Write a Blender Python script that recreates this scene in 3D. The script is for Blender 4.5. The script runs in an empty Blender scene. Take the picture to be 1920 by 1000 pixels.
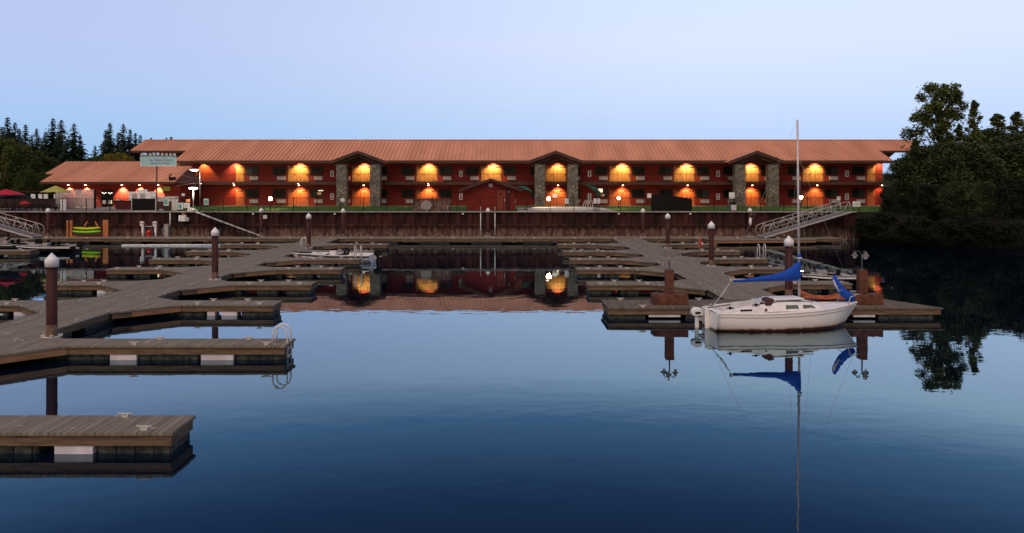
import bpy, bmesh, math, random
from math import radians as R, sin, cos, pi
from mathutils import Vector, Matrix
random.seed(7)
S = bpy.context.scene
COL = S.collection
# ------------------------------------------------------------------ camera (level, lens shifted down)
F = 1408.0
cam = bpy.data.objects.new('camera', bpy.data.cameras.new('camera')); COL.objects.link(cam)
cam.location = (0, 0, 6); cam.rotation_euler = (R(90), 0, 0)
cam.data.sensor_width = 36; cam.data.lens = 36*F/1920
cam.data.shift_x = 5/1920; cam.data.shift_y = -155/1920
cam.data.clip_end = 5000; cam.data.clip_start = .2
S.camera = cam
S.view_settings.view_transform = 'Standard'; S.view_settings.look = 'None'
S.view_settings.exposure = 0; S.view_settings.gamma = 1
S.cycles.max_bounces = 5; S.cycles.diffuse_bounces = 2; S.cycles.glossy_bounces = 4
S.cycles.sample_clamp_indirect = 4
# ------------------------------------------------------------------ world: dusk sky
W = bpy.data.worlds.new('World'); S.world = W; W.use_nodes = True
nt = W.node_tree; N = nt.nodes; L = nt.links
for n in list(N): N.remove(n)
out = N.new('ShaderNodeOutputWorld'); bg = N.new('ShaderNodeBackground'); L.new(bg.outputs[0], out.inputs[0])
tc = N.new('ShaderNodeTexCoord'); sx = N.new('ShaderNodeSeparateXYZ'); L.new(tc.outputs['Generated'], sx.inputs[0])
def ramp(stops):
    r = N.new('ShaderNodeValToRGB'); e = r.color_ramp.elements
    while len(e) < len(stops): e.new(.5)
    for k, (p, c) in enumerate(stops): e[k].position = p; e[k].color = (*c, 1)
    L.new(sx.outputs['Z'], r.inputs[0]); return r
high = [(.30, (.16, .32, .60)), (.38, (.055, .125, .32)), (.47, (.024, .062, .20)), (.8, (.03, .07, .22))]
rl = ramp([(0, (.33, .56, .87)), (.06, (.35, .57, .88)), (.12, (.44, .58, .90)), (.18, (.48, .57, .89)), (.245, (.47, .57, .86))] + high[:4])
rr = ramp([(0, (.48, .67, 1.0)), (.06, (.50, .67, 1.0)), (.12, (.61, .74, 1.0)), (.18, (.70, .79, 1.05)), (.245, (.66, .80, 1.05))] + high[:4])
mr = N.new('ShaderNodeMapRange'); mr.inputs['From Min'].default_value = -.55; mr.inputs['From Max'].default_value = .34
mr.interpolation_type = 'SMOOTHSTEP'
L.new(sx.outputs['X'], mr.inputs['Value'])
mx = N.new('ShaderNodeMix'); mx.data_type = 'RGBA'
L.new(mr.outputs[0], mx.inputs['Factor']); L.new(rl.outputs[0], mx.inputs['A']); L.new(rr.outputs[0], mx.inputs['B'])
# afterglow in the quarter of the sky behind the viewer, where the sun has gone down
rb = ramp([(0, (.42, .24, .16)), (.10, (.45, .30, .22)), (.3, (.36, .31, .32)), (.55, (.18, .20, .32)), (.9, (.04, .08, .22))])
mb = N.new('ShaderNodeMapRange'); mb.inputs['From Min'].default_value = .1; mb.inputs['From Max'].default_value = -.8
mb.interpolation_type = 'SMOOTHSTEP'
L.new(sx.outputs['Y'], mb.inputs['Value'])
m2 = N.new('ShaderNodeMix'); m2.data_type = 'RGBA'
L.new(mb.outputs[0], m2.inputs['Factor']); L.new(mx.outputs['Result'], m2.inputs['A']); L.new(rb.outputs[0], m2.inputs['B'])
sky = N.new('ShaderNodeTexSky'); sky.sky_type = 'NISHITA'; sky.sun_disc = False
sky.sun_elevation = R(1); sky.sun_rotation = R(200)
sc = N.new('ShaderNodeVectorMath'); sc.operation = 'SCALE'; sc.inputs['Scale'].default_value = .02
L.new(sky.outputs[0], sc.inputs[0])
ad = N.new('ShaderNodeVectorMath'); ad.operation = 'ADD'
L.new(m2.outputs['Result'], ad.inputs[0]); L.new(sc.outputs[0], ad.inputs[1]); L.new(ad.outputs[0], bg.inputs[0])
bg.inputs[1].default_value = 1
# soft glow of the western sky
sl = bpy.data.lights.new('sun', 'SUN'); sl.energy = 2.0; sl.angle = R(50); sl.color = (1, .74, .56)
so = bpy.data.objects.new('sun', sl); COL.objects.link(so); so.rotation_euler = (R(33), 0, R(-20))

# ------------------------------------------------------------------ helpers
def PX(px, Y): return (px-955)*Y/F
def PZ(py, Y): return 6-(py-345)*Y/F

def newmat(name):
    m = bpy.data.materials.new(name); m.use_nodes = True
    return m, m.node_tree, m.node_tree.nodes['Principled BSDF']
def mat(name, c, rough=.7, c2=None, scale=3, stretch=(1,1,1), metal=0, bump=0, spec=.3, detail=6, lo=.35, hi=.65, emit=None, es=1):
    m, t, p = newmat(name)
    p.inputs['Roughness'].default_value = rough; p.inputs['Metallic'].default_value = metal
    p.inputs['Specular IOR Level'].default_value = spec
    c2 = c2 or tuple(v*.7 for v in c)
    tc = t.nodes.new('ShaderNodeTexCoord'); mp = t.nodes.new('ShaderNodeMapping'); mp.inputs['Scale'].default_value = stretch
    t.links.new(tc.outputs['Object'], mp.inputs[0])
    n = t.nodes.new('ShaderNodeTexNoise'); n.inputs['Scale'].default_value = scale; n.inputs['Detail'].default_value = detail
    t.links.new(mp.outputs[0], n.inputs[0])
    r = t.nodes.new('ShaderNodeMapRange'); r.inputs['From Min'].default_value = lo; r.inputs['From Max'].default_value = hi
    t.links.new(n.outputs[0], r.inputs['Value'])
    x = t.nodes.new('ShaderNodeMix'); x.data_type = 'RGBA'; x.inputs['A'].default_value = (*c2, 1); x.inputs['B'].default_value = (*c, 1)
    t.links.new(r.outputs[0], x.inputs['Factor']); t.links.new(x.outputs['Result'], p.inputs['Base Color'])
    if bump:
        b = t.nodes.new('ShaderNodeBump'); b.inputs['Strength'].default_value = bump; b.inputs['Distance'].default_value = .02
        t.links.new(n.outputs[0], b.inputs['Height']); t.links.new(b.outputs[0], p.inputs['Normal'])
    if emit:
        p.inputs['Emission Color'].default_value = (*emit, 1); p.inputs['Emission Strength'].default_value = es
    m['mix'] = 1
    return m
def nmath(t, op, a, b=None):
    n = t.nodes.new('ShaderNodeMath'); n.operation = op
    for k, v in enumerate((a, b)):
        if v is None: continue
        if isinstance(v, (int, float)): n.inputs[k].default_value = v
        else: t.links.new(v, n.inputs[k])
    return n.outputs[0]
def plank_mat(name, axis, width, c, c2, spots=True):
    m, t, p = newmat(name); p.inputs['Roughness'].default_value = .85; p.inputs['Specular IOR Level'].default_value = .2
    tc = t.nodes.new('ShaderNodeTexCoord'); s = t.nodes.new('ShaderNodeSeparateXYZ'); t.links.new(tc.outputs['Object'], s.inputs[0])
    u = nmath(t, 'DIVIDE', s.outputs[axis], width)
    fr = nmath(t, 'FRACT', u); fl = nmath(t, 'FLOOR', u)
    wn = t.nodes.new('ShaderNodeTexWhiteNoise'); wn.noise_dimensions = '1D'; t.links.new(fl, wn.inputs['W'])
    mp = t.nodes.new('ShaderNodeMapping'); sc = [.5, .5, 1]; sc[axis] = 7; mp.inputs['Scale'].default_value = sc
    t.links.new(tc.outputs['Object'], mp.inputs[0])
    n = t.nodes.new('ShaderNodeTexNoise'); n.inputs['Scale'].default_value = 1.6; n.inputs['Detail'].default_value = 8
    t.links.new(mp.outputs[0], n.inputs[0])
    f = nmath(t, 'ADD', nmath(t, 'MULTIPLY', wn.outputs[0], .38), nmath(t, 'MULTIPLY', nmath(t, 'SUBTRACT', n.outputs[0], .28), 1.3))
    x = t.nodes.new('ShaderNodeMix'); x.data_type = 'RGBA'; x.clamp_factor = True
    x.inputs['A'].default_value = (*c2, 1); x.inputs['B'].default_value = (*c, 1); t.links.new(f, x.inputs['Factor'])
    gap = nmath(t, 'LESS_THAN', fr, .06)
    y = t.nodes.new('ShaderNodeMix'); y.data_type = 'RGBA'; y.inputs['B'].default_value = (.012, .010, .009, 1)
    t.links.new(gap, y.inputs['Factor']); t.links.new(x.outputs['Result'], y.inputs['A'])
    res = y.outputs['Result']
    if spots:   # bird droppings and pale scuffs
        n2 = t.nodes.new('ShaderNodeTexNoise'); n2.inputs['Scale'].default_value = 2.6; n2.inputs['Detail'].default_value = 5
        t.links.new(tc.outputs['Object'], n2.inputs[0])
        sp = nmath(t, 'GREATER_THAN', n2.outputs[0], .665)
        z = t.nodes.new('ShaderNodeMix'); z.data_type = 'RGBA'; z.inputs['B'].default_value = (.42, .40, .36, 1)
        t.links.new(nmath(t, 'MULTIPLY', sp, .6), z.inputs['Factor']); t.links.new(res, z.inputs['A']); res = z.outputs['Result']
    t.links.new(res, p.inputs['Base Color'])
    b = t.nodes.new('ShaderNodeBump'); b.inputs['Strength'].default_value = .5; b.inputs['Distance'].default_value = .01
    t.links.new(f, b.inputs['Height']); t.links.new(b.outputs[0], p.inputs['Normal'])
    return m

M = {}
M['deck_y'] = plank_mat('deck_boards_long', 0, .16, (.29, .26, .195), (.125, .108, .082))
M['deck_x'] = plank_mat('deck_boards_finger', 0, .15, (.30, .27, .205), (.13, .112, .086))
M['deck_t'] = plank_mat('deck_boards_end', 0, .15, (.20, .17, .125), (.085, .07, .052))
M['fascia'] = mat('weathered_timber', (.22, .145, .085), .85, (.10, .065, .04), 2, (.6, .6, 5), bump=.4)
M['tan_board'] = mat('newer_timber', (.36, .20, .10), .8, (.22, .12, .06), 2, (.6, .6, 6), bump=.3)
M['float'] = mat('float_shell', (.075, .08, .065), .8, (.02, .022, .018), 5)
M['galv'] = mat('galvanised', (.62, .61, .57), .6, (.42, .41, .39), 6)
M['pale'] = mat('pale_foam', (.74, .70, .72), .7, (.6, .56, .58), 3)
M['alu'] = mat('aluminium', (.62, .60, .56), .5, (.45, .44, .41), 6, metal=.35)
M['grate'] = mat('grating', (.20, .21, .22), .7, (.12, .13, .13), 9)
M['pile'] = mat('rusty_pile', (.062, .017, .014), .75, (.034, .011, .009), 3, (1, 1, .5), bump=.4)
M['pilefoot'] = mat('pile_growth', (.26, .17, .12), .9, (.10, .06, .045), 7)
M['cap'] = mat('white_cap', (.90, .90, .87), .4, (.74, .74, .72), 3)
M['rustpost'] = mat('corten', (.16, .060, .033), .8, (.075, .032, .02), 4, bump=.4)
M['white'] = mat('white_paint', (.88, .88, .85), .45, (.74, .74, .71), 4)
M['offwhite'] = mat('offwhite', (.66, .65, .60), .6, (.5, .5, .46), 5)
M['curtain'] = mat('drawn_curtain', (.05,.06,.05), .5, (.03,.036,.03), 3, (8,1,.3), spec=.1)
M['dimgrey'] = mat('dim_grey', (.15,.14,.13), .6)
M['black'] = mat('black_paint', (.007, .007, .0075), .6, (.011, .010, .010), 5, spec=.15)
M['dark'] = mat('dark_brown', (.052, .024, .019), .7, (.034, .017, .014), 4)
M['fasciab'] = mat('brown_trim', (.085, .040, .030), .6, (.055, .028, .022), 3)
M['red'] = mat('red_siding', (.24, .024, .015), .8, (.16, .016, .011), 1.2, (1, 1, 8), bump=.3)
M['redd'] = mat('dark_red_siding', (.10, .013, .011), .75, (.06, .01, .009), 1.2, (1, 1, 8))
M['door'] = mat('amber_door', (.50, .23, .07), .5, (.42, .18, .055), 1.5, (4, 4, .6))
M['door_low'] = mat('door_lit_orange', (.42, .13, .045), .5, (.34, .10, .035), 1.5, (4, 4, .6))  # lower-floor copy of the door, its orange lamplight put into the colour
M['lobbydoor'] = mat('red_door', (.30, .055, .03), .5)
M['glass'] = mat('dark_glass', (.010, .014, .012), .25, (.016, .02, .016), 1, spec=.12)
M['grey'] = mat('grey_metal', (.42, .40, .37), .5, (.33, .31, .29), 6)
M['concrete'] = mat('concrete', (.36, .34, .31), .85, (.25, .235, .215), 2, bump=.2)
M['patio'] = mat('patio_concrete', (.27, .25, .225), .9, (.20, .185, .165), .8)
M['pooldeck'] = mat('pale_deck', (.42, .42, .40), .85, (.34, .34, .33), 1)
M['lawn'] = mat('lawn_green', (.075, .15, .035), .95, (.035, .085, .020), .6, spec=.05)
M['soil'] = mat('bank_soil', (.012, .011, .008), .95, (.005, .005, .004), .5)
M['wood'] = mat('orange_timber', (.60, .22, .075), .8, (.40, .15, .055), 3, (1, 1, .4))
M['lime'] = mat('lime_plastic', (.28, .72, .02), .35, (.22, .6, .02), 2)
M['yel'] = mat('yellow_plastic', (.58, .62, .02), .35, (.46, .52, .02), 2)
M['redp'] = mat('red_plastic', (.55, .02, .03), .5, (.42, .015, .02), 3)
M['teal'] = mat('teal_paint', (.16, .50, .44), .5, (.12, .4, .36), 3)
M['blue'] = mat('blue_canvas', (.008, .085, .50), .75, (.006, .055, .36), 3, (1, 3, 3), bump=.6)
M['maroon'] = mat('maroon_board', (.085, .03, .028), .6)
M['window_grey'] = mat('smoked_window', (.14, .16, .13), .2, (.10, .12, .10), 2, spec=.6)
M['orange'] = mat('orange_rope', (.62, .19, .08), .8, (.45, .12, .05), 8)
M['green'] = mat('green_canvas', (.015, .10, .06), .85, (.01, .07, .04), 3)
M['olive'] = mat('olive_canvas', (.42, .42, .10), .85, (.34, .34, .08), 3)
M['pipe'] = mat('white_pipe', (.8, .8, .78), .4, (.6, .6, .58), 3)
M['poolwater'] = mat('pool_water', (.12, .34, .40), .08, (.10, .28, .34), 2, spec=.8)
M['trunk'] = mat('bark', (.09, .075, .06), .95, (.05, .04, .03), 3, (3, 3, .5))
M['bulb'] = mat('lit_bulb', (1, .9, .7), .4, emit=(1, .66, .32), es=60)
M['shade_lit'] = mat('lit_street_lamp', (1, 1, .9), .4, emit=(1, .93, .78), es=9)
M['dl'] = mat('lit_lens', (1, .9, .7), .4, emit=(1, .70, .35), es=12)
M['glow'] = mat('lit_room', (1,.9,.7), .4, emit=(1,.85,.6), es=1.1)
M['glow_dim'] = mat('dim_lit_room', (.8,.4,.2), .4, emit=(1,.4,.2), es=.25)
M['dot'] = mat('lit_dot', (1, 1, .9), .4, emit=(1, .9, .75), es=6)
M['redlit'] = mat('lit_red', (.8, .05, .04), .4, emit=(1, .08, .05), es=.8)

# standing seam roof paint, with faint weathering streaks down the slope
M['roof'] = mat('roof_paint', (.69, .335, .20), .55, (.55, .26, .15), .5, (1, .15, .3), spec=.2)

def stone_mat():
    m, t, p = newmat('river_stone'); p.inputs['Roughness'].default_value = .9
    tc = t.nodes.new('ShaderNodeTexCoord')
    v = t.nodes.new('ShaderNodeTexVoronoi'); v.inputs['Scale'].default_value = 3.4; t.links.new(tc.outputs['Object'], v.inputs[0])
    v2 = t.nodes.new('ShaderNodeTexVoronoi'); v2.feature = 'DISTANCE_TO_EDGE'; v2.inputs['Scale'].default_value = 3.4; t.links.new(tc.outputs['Object'], v2.inputs[0])
    r = t.nodes.new('ShaderNodeValToRGB'); e = r.color_ramp.elements
    e[0].color = (.10, .095, .08, 1); e[1].color = (.26, .24, .19, 1); e.new(.5).color = (.17, .155, .13, 1)
    sp = t.nodes.new('ShaderNodeSeparateXYZ'); t.links.new(v.outputs['Color'], sp.inputs[0]); t.links.new(sp.outputs[0], r.inputs[0])
    g = nmath(t, 'LESS_THAN', v2.outputs[0], .05)
    x = t.nodes.new('ShaderNodeMix'); x.data_type = 'RGBA'; x.inputs['B'].default_value = (.06, .055, .05, 1)
    t.links.new(g, x.inputs['Factor']); t.links.new(r.outputs[0], x.inputs['A']); t.links.new(x.outputs['Result'], p.inputs['Base Color'])
    b = t.nodes.new('ShaderNodeBump'); b.inputs['Distance'].default_value = .06; t.links.new(v2.outputs[0], b.inputs['Height']); t.links.new(b.outputs[0], p.inputs['Normal'])
    return m
M['stone'] = stone_mat()

def sheet_mat():    # rusty steel sheet, pale tide-mark stains in the lowest metre
    m, t, p = newmat('rusty_sheet_pile'); p.inputs['Roughness'].default_value = .8; p.inputs['Specular IOR Level'].default_value = .2
    tc = t.nodes.new('ShaderNodeTexCoord'); s = t.nodes.new('ShaderNodeSeparateXYZ'); t.links.new(tc.outputs['Object'], s.inputs[0])
    def noise(scale, st, det=6):
        mp = t.nodes.new('ShaderNodeMapping'); mp.inputs['Scale'].default_value = st; t.links.new(tc.outputs['Object'], mp.inputs[0])
        n = t.nodes.new('ShaderNodeTexNoise'); n.inputs['Scale'].default_value = scale; n.inputs['Detail'].default_value = det; t.links.new(mp.outputs[0], n.inputs[0]); return n.outputs[0]
    a = noise(.7, (1, 1, .35)); b = noise(2.4, (1, 1, .3)); c = noise(5, (1, 1, .6))
    x = t.nodes.new('ShaderNodeMix'); x.data_type = 'RGBA'; x.inputs['A'].default_value = (.020, .009, .008, 1); x.inputs['B'].default_value = (.065, .022, .018, 1)
    r = t.nodes.new('ShaderNodeMapRange'); r.inputs['From Min'].default_value = .35; r.inputs['From Max'].default_value = .65; t.links.new(a, r.inputs['Value'])
    t.links.new(r.outputs[0], x.inputs['Factor'])
    # tide band: below about 1.7 m, ragged upper edge
    edge = nmath(t, 'ADD', s.outputs[2], nmath(t, 'MULTIPLY', b, -.9))
    k = t.nodes.new('ShaderNodeMapRange'); k.inputs['From Min'].default_value = 1.25; k.inputs['From Max'].default_value = .6; t.links.new(edge, k.inputs['Value'])
    y = t.nodes.new('ShaderNodeMix'); y.data_type = 'RGBA'; y.inputs['B'].default_value = (.20, .12, .092, 1)
    cm = t.nodes.new('ShaderNodeMapRange'); cm.inputs['From Min'].default_value = .36; cm.inputs['From Max'].default_value = .62; t.links.new(b, cm.inputs['Value'])
    t.links.new(nmath(t, 'MULTIPLY', k.outputs[0], nmath(t, 'ADD', nmath(t, 'MULTIPLY', cm.outputs[0], .75), .2)), y.inputs['Factor']); t.links.new(x.outputs['Result'], y.inputs['A'])
    z = t.nodes.new('ShaderNodeMix'); z.data_type = 'RGBA'; z.inputs['B'].default_value = (.42, .33, .27, 1)
    k2 = t.nodes.new('ShaderNodeMapRange'); k2.inputs['From Min'].default_value = 1.1; k2.inputs['From Max'].default_value = .5; t.links.new(s.outputs[2], k2.inputs['Value'])
    sp = t.nodes.new('ShaderNodeMapRange'); sp.inputs['From Min'].default_value = .52; sp.inputs['From Max'].default_value = .68; t.links.new(c, sp.inputs['Value'])
    t.links.new(nmath(t, 'MULTIPLY', k2.outputs[0], sp.outputs[0]), z.inputs['Factor']); t.links.new(y.outputs['Result'], z.inputs['A'])
    t.links.new(z.outputs['Result'], p.inputs['Base Color'])
    return m
M['sheet'] = sheet_mat()

def leafmat(name, c, c2, scale=.35):
    m, t, p = newmat(name); p.inputs['Roughness'].default_value = .75; p.inputs['Specular IOR Level'].default_value = .15
    g = t.nodes.new('ShaderNodeNewGeometry')
    n = t.nodes.new('ShaderNodeTexNoise'); n.inputs['Scale'].default_value = scale; n.inputs['Detail'].default_value = 3
    t.links.new(g.outputs['Position'], n.inputs[0])
    f = nmath(t, 'ADD', nmath(t, 'MULTIPLY', nmath(t, 'SUBTRACT', n.outputs[0], .35), 2.2), nmath(t, 'MULTIPLY', g.outputs['Random Per Island'], .5))
    x = t.nodes.new('ShaderNodeMix'); x.data_type = 'RGBA'; x.clamp_factor = True
    x.inputs['A'].default_value = (*c2, 1); x.inputs['B'].default_value = (*c, 1); t.links.new(f, x.inputs['Factor']); t.links.new(x.outputs['Result'], p.inputs['Base Color'])
    return m
M['conif'] = leafmat('conifer_needles', (.048, .085, .046), (.020, .038, .024))
M['conif2'] = leafmat('pale_conifer_needles', (.11, .13, .09), (.045, .06, .045))
M['broad'] = leafmat('broad_leaves', (.095, .12, .026), (.030, .046, .013))
M['cotton'] = leafmat('cottonwood_leaves', (.15, .19, .05), (.04, .055, .017), .5)
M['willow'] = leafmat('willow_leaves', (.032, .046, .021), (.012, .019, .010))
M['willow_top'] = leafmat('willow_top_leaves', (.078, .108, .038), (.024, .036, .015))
M['autumn'] = leafmat('turning_leaves', (.26, .20, .03), (.10, .10, .02))
M['grass'] = leafmat('grass_blades', (.08, .15, .03), (.035, .08, .016), 1)

class MB:
    def __init__(s): s.v = []; s.f = []; s.m = []; s.sm = []
    def add(s, vs, fs, m=0, smooth=False):
        o = len(s.v); s.v += [tuple(v) for v in vs]; s.f += [tuple(o+i for i in f) for f in fs]; s.m += [m]*len(fs); s.sm += [smooth]*len(fs); return s
    def box(s, x0, x1, y0, y1, z0, z1, m=0):
        return s.add([(x0,y0,z0),(x1,y0,z0),(x1,y1,z0),(x0,y1,z0),(x0,y0,z1),(x1,y0,z1),(x1,y1,z1),(x0,y1,z1)],
                     [(0,3,2,1),(4,5,6,7),(0,1,5,4),(1,2,6,5),(2,3,7,6),(3,0,4,7)], m)
    def cb(s, c, d, m=0, rz=0, rx=0, ry=0):
        mt = Matrix.Translation(c) @ Matrix.Rotation(rz,4,'Z') @ Matrix.Rotation(ry,4,'Y') @ Matrix.Rotation(rx,4,'X')
        q = [mt @ Vector((a*d[0]/2, b*d[1]/2, e*d[2]/2)) for e in (-1,1) for a,b in ((-1,-1),(1,-1),(1,1),(-1,1))]
        return s.add(q, [(0,3,2,1),(4,5,6,7),(0,1,5,4),(1,2,6,5),(2,3,7,6),(3,0,4,7)], m)
    def prism(s, poly, z0, z1, m=0, mt=None):
        n = len(poly); mt = m if mt is None else mt
        o = len(s.v); s.v += [(x,y,z0) for x,y in poly] + [(x,y,z1) for x,y in poly]
        s.f.append(tuple(o+n+i for i in range(n))); s.m.append(mt); s.sm.append(False)
        s.f.append(tuple(o+i for i in reversed(range(n)))); s.m.append(m); s.sm.append(False)
        for i in range(n):
            j = (i+1) % n; s.f.append((o+i,o+j,o+n+j,o+n+i)); s.m.append(m); s.sm.append(False)
        return s
    def tube(s, pts, r, n=8, m=0, cap=True, smooth=True):
        pts = [Vector(p) for p in pts]; rs = r if isinstance(r, (list, tuple)) else [r]*len(pts)
        vs = []; up = None
        for i, p in enumerate(pts):
            d = (pts[min(i+1,len(pts)-1)]-pts[max(i-1,0)]).normalized()
            if up is None: up = Vector((0,0,1)) if abs(d.z) < .9 else Vector((1,0,0))
            a = d.cross(up).normalized(); up = a.cross(d).normalized()
            for k in range(n):
                t = 2*pi*k/n; vs.append(p + rs[i]*(cos(t)*a + sin(t)*up))
        fs = [(i*n+k, i*n+(k+1)%n, (i+1)*n+(k+1)%n, (i+1)*n+k) for i in range(len(pts)-1) for k in range(n)]
        s.add(vs, fs, m, smooth)
        if cap:
            o = len(s.v)-len(vs)
            s.f.append(tuple(o+k for k in reversed(range(n)))); s.m.append(m); s.sm.append(False)
            s.f.append(tuple(o+(len(pts)-1)*n+k for k in range(n))); s.m.append(m); s.sm.append(False)
        return s
    def lathe(s, prof, c=(0,0,0), n=16, m=0, smooth=True):
        vs = [(c[0]+r*cos(2*pi*k/n), c[1]+r*sin(2*pi*k/n), c[2]+z) for r,z in prof for k in range(n)]
        fs = [(i*n+k, i*n+(k+1)%n, (i+1)*n+(k+1)%n, (i+1)*n+k) for i in range(len(prof)-1) for k in range(n)]
        return s.add(vs, fs, m, smooth)
    def mesh(s, name, mats):
        me = bpy.data.meshes.new(name); me.from_pydata(s.v, [], s.f); me.update()
        for mm in (mats if isinstance(mats, (list, tuple)) else [mats]): me.materials.append(M[mm] if isinstance(mm, str) else mm)
        me.polygons.foreach_set('material_index', s.m); me.polygons.foreach_set('use_smooth', s.sm); return me
    def build(s, name, mats, parent=None, loc=(0,0,0), rot=(0,0,0), bevel=0):
        return obj(name, s.mesh(name, mats), parent, loc, rot, bevel)
def obj(name, me, parent=None, loc=(0,0,0), rot=(0,0,0), bevel=0):
    o = bpy.data.objects.new(name, me); COL.objects.link(o); o.location = loc; o.rotation_euler = rot
    if parent: o.parent = parent
    if bevel:
        b = o.modifiers.new('bevel', 'BEVEL'); b.width = bevel; b.segments = 1; b.limit_method = 'ANGLE'
    return o
def tag(o, label=None, cat=None, group=None, kind=None):
    if label: o['label'] = label
    if cat: o['category'] = cat
    if group: o['group'] = group
    if kind: o['kind'] = kind
    return o
def thing(name, label, cat, loc=(0,0,0), rz=0, group=None):
    o = bpy.data.objects.new(name, None); COL.objects.link(o); o.location = loc; o.rotation_euler = (0,0,rz)
    o.empty_display_size = .2
    return tag(o, label, cat, group)
def dup(root, loc, rz=None, label=None, group=None):
    r = root.copy(); COL.objects.link(r); r.location = loc
    if rz is not None: r.rotation_euler = (0,0,rz)
    if label: r['label'] = label
    if group: r['group'] = group
    for ch in list(root.children):
        c = ch.copy(); COL.objects.link(c); c.parent = r
        for g in list(ch.children):
            d = g.copy(); COL.objects.link(d); d.parent = c
    return r
def spot(parent, loc, target, power, size, color, blend=.25, radius=.03):
    l = bpy.data.lights.new('lamp_glow', 'SPOT'); l.energy = power; l.spot_size = R(size); l.spot_blend = blend; l.color = color; l.shadow_soft_size = radius
    o = bpy.data.objects.new('lamp_glow', l); COL.objects.link(o); o.location = loc
    o.rotation_euler = (Vector(target)-Vector(loc)).to_track_quat('-Z', 'Y').to_euler()
    if parent: o.parent = parent
    return o
def point(parent, loc, power, color, radius=.15):
    l = bpy.data.lights.new('lamp_glow', 'POINT'); l.energy = power; l.color = color; l.shadow_soft_size = radius
    o = bpy.data.objects.new('lamp_glow', l); COL.objects.link(o); o.location = loc
    if parent: o.parent = parent
    return o
def text(body, size, mt, parent, loc, rot=(R(90),0,0), name='lettering', align='CENTER', shear=0, ext=.004):
    c = bpy.data.curves.new(name, 'FONT'); c.body = body; c.size = size; c.align_x = align; c.align_y = 'CENTER'; c.extrude = ext; c.shear = shear
    c.materials.append(M[mt]); tmp = bpy.data.objects.new('tmp', c); COL.objects.link(tmp)
    bpy.context.view_layer.update(); me = bpy.data.meshes.new_from_object(tmp.evaluated_get(bpy.context.evaluated_depsgraph_get()))
    bpy.data.objects.remove(tmp); return obj(name, me, parent, loc, rot)

# ------------------------------------------------------------------ water
def water():
    m, t, p = newmat('river_water')
    t.nodes.remove(p); o = t.nodes['Material Output']
    tc = t.nodes.new('ShaderNodeTexCoord')
    def wave(scale, st, dist, src=None):
        mp = t.nodes.new('ShaderNodeMapping'); mp.inputs['Scale'].default_value = st; t.links.new(tc.outputs['Object'], mp.inputs[0])
        n = t.nodes.new('ShaderNodeTexNoise'); n.inputs['Scale'].default_value = scale; n.inputs['Detail'].default_value = 2.5; t.links.new(mp.outputs[0], n.inputs[0])
        return n
    a = wave(1.1, (.7, 1, 1), 0); c = wave(.09, (.6, 1.6, 1), 0); e = wave(3.4, (.5, 1, 1), 0)
    b = t.nodes.new('ShaderNodeBump'); b.inputs['Strength'].default_value = 1; b.inputs['Distance'].default_value = .0034
    t.links.new(a.outputs[0], b.inputs['Height'])
    # a light breeze patch here and there
    k = t.nodes.new('ShaderNodeMapRange'); k.inputs['From Min'].default_value = .50; k.inputs['From Max'].default_value = .66; k.inputs['To Max'].default_value = 1; t.links.new(c.outputs[0], k.inputs['Value'])
    b2 = t.nodes.new('ShaderNodeBump'); b2.inputs['Distance'].default_value = .0022; t.links.new(k.outputs[0], b2.inputs['Strength']); t.links.new(e.outputs[0], b2.inputs['Height']); t.links.new(b.outputs[0], b2.inputs['Normal'])
    g = t.nodes.new('ShaderNodeBsdfGlossy'); g.inputs['Roughness'].default_value = 0; g.inputs['Color'].default_value = (.71, .91, 1, 1); t.links.new(b2.outputs[0], g.inputs['Normal'])
    d = t.nodes.new('ShaderNodeBsdfDiffuse'); d.inputs['Color'].default_value = (.001, .004, .014, 1)
    lw = t.nodes.new('ShaderNodeLayerWeight'); lw.inputs['Blend'].default_value = .5
    f = nmath(t, 'ADD', nmath(t, 'MULTIPLY', nmath(t, 'POWER', lw.outputs['Facing'], 3.5), 1.0), .02)
    x = t.nodes.new('ShaderNodeMixShader'); t.links.new(f, x.inputs[0]); t.links.new(d.outputs[0], x.inputs[1]); t.links.new(g.outputs[0], x.inputs[2]); t.links.new(x.outputs[0], o.inputs[0])
    w = MB().add([(-700,-150,0),(700,-150,0),(700,110,0),(-700,110,0)], [(0,1,2,3)])
    M['water'] = m
    tag(w.build('water', 'water'), 'calm dark blue river water mirroring the dusk sky', kind='structure')
water()

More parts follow.
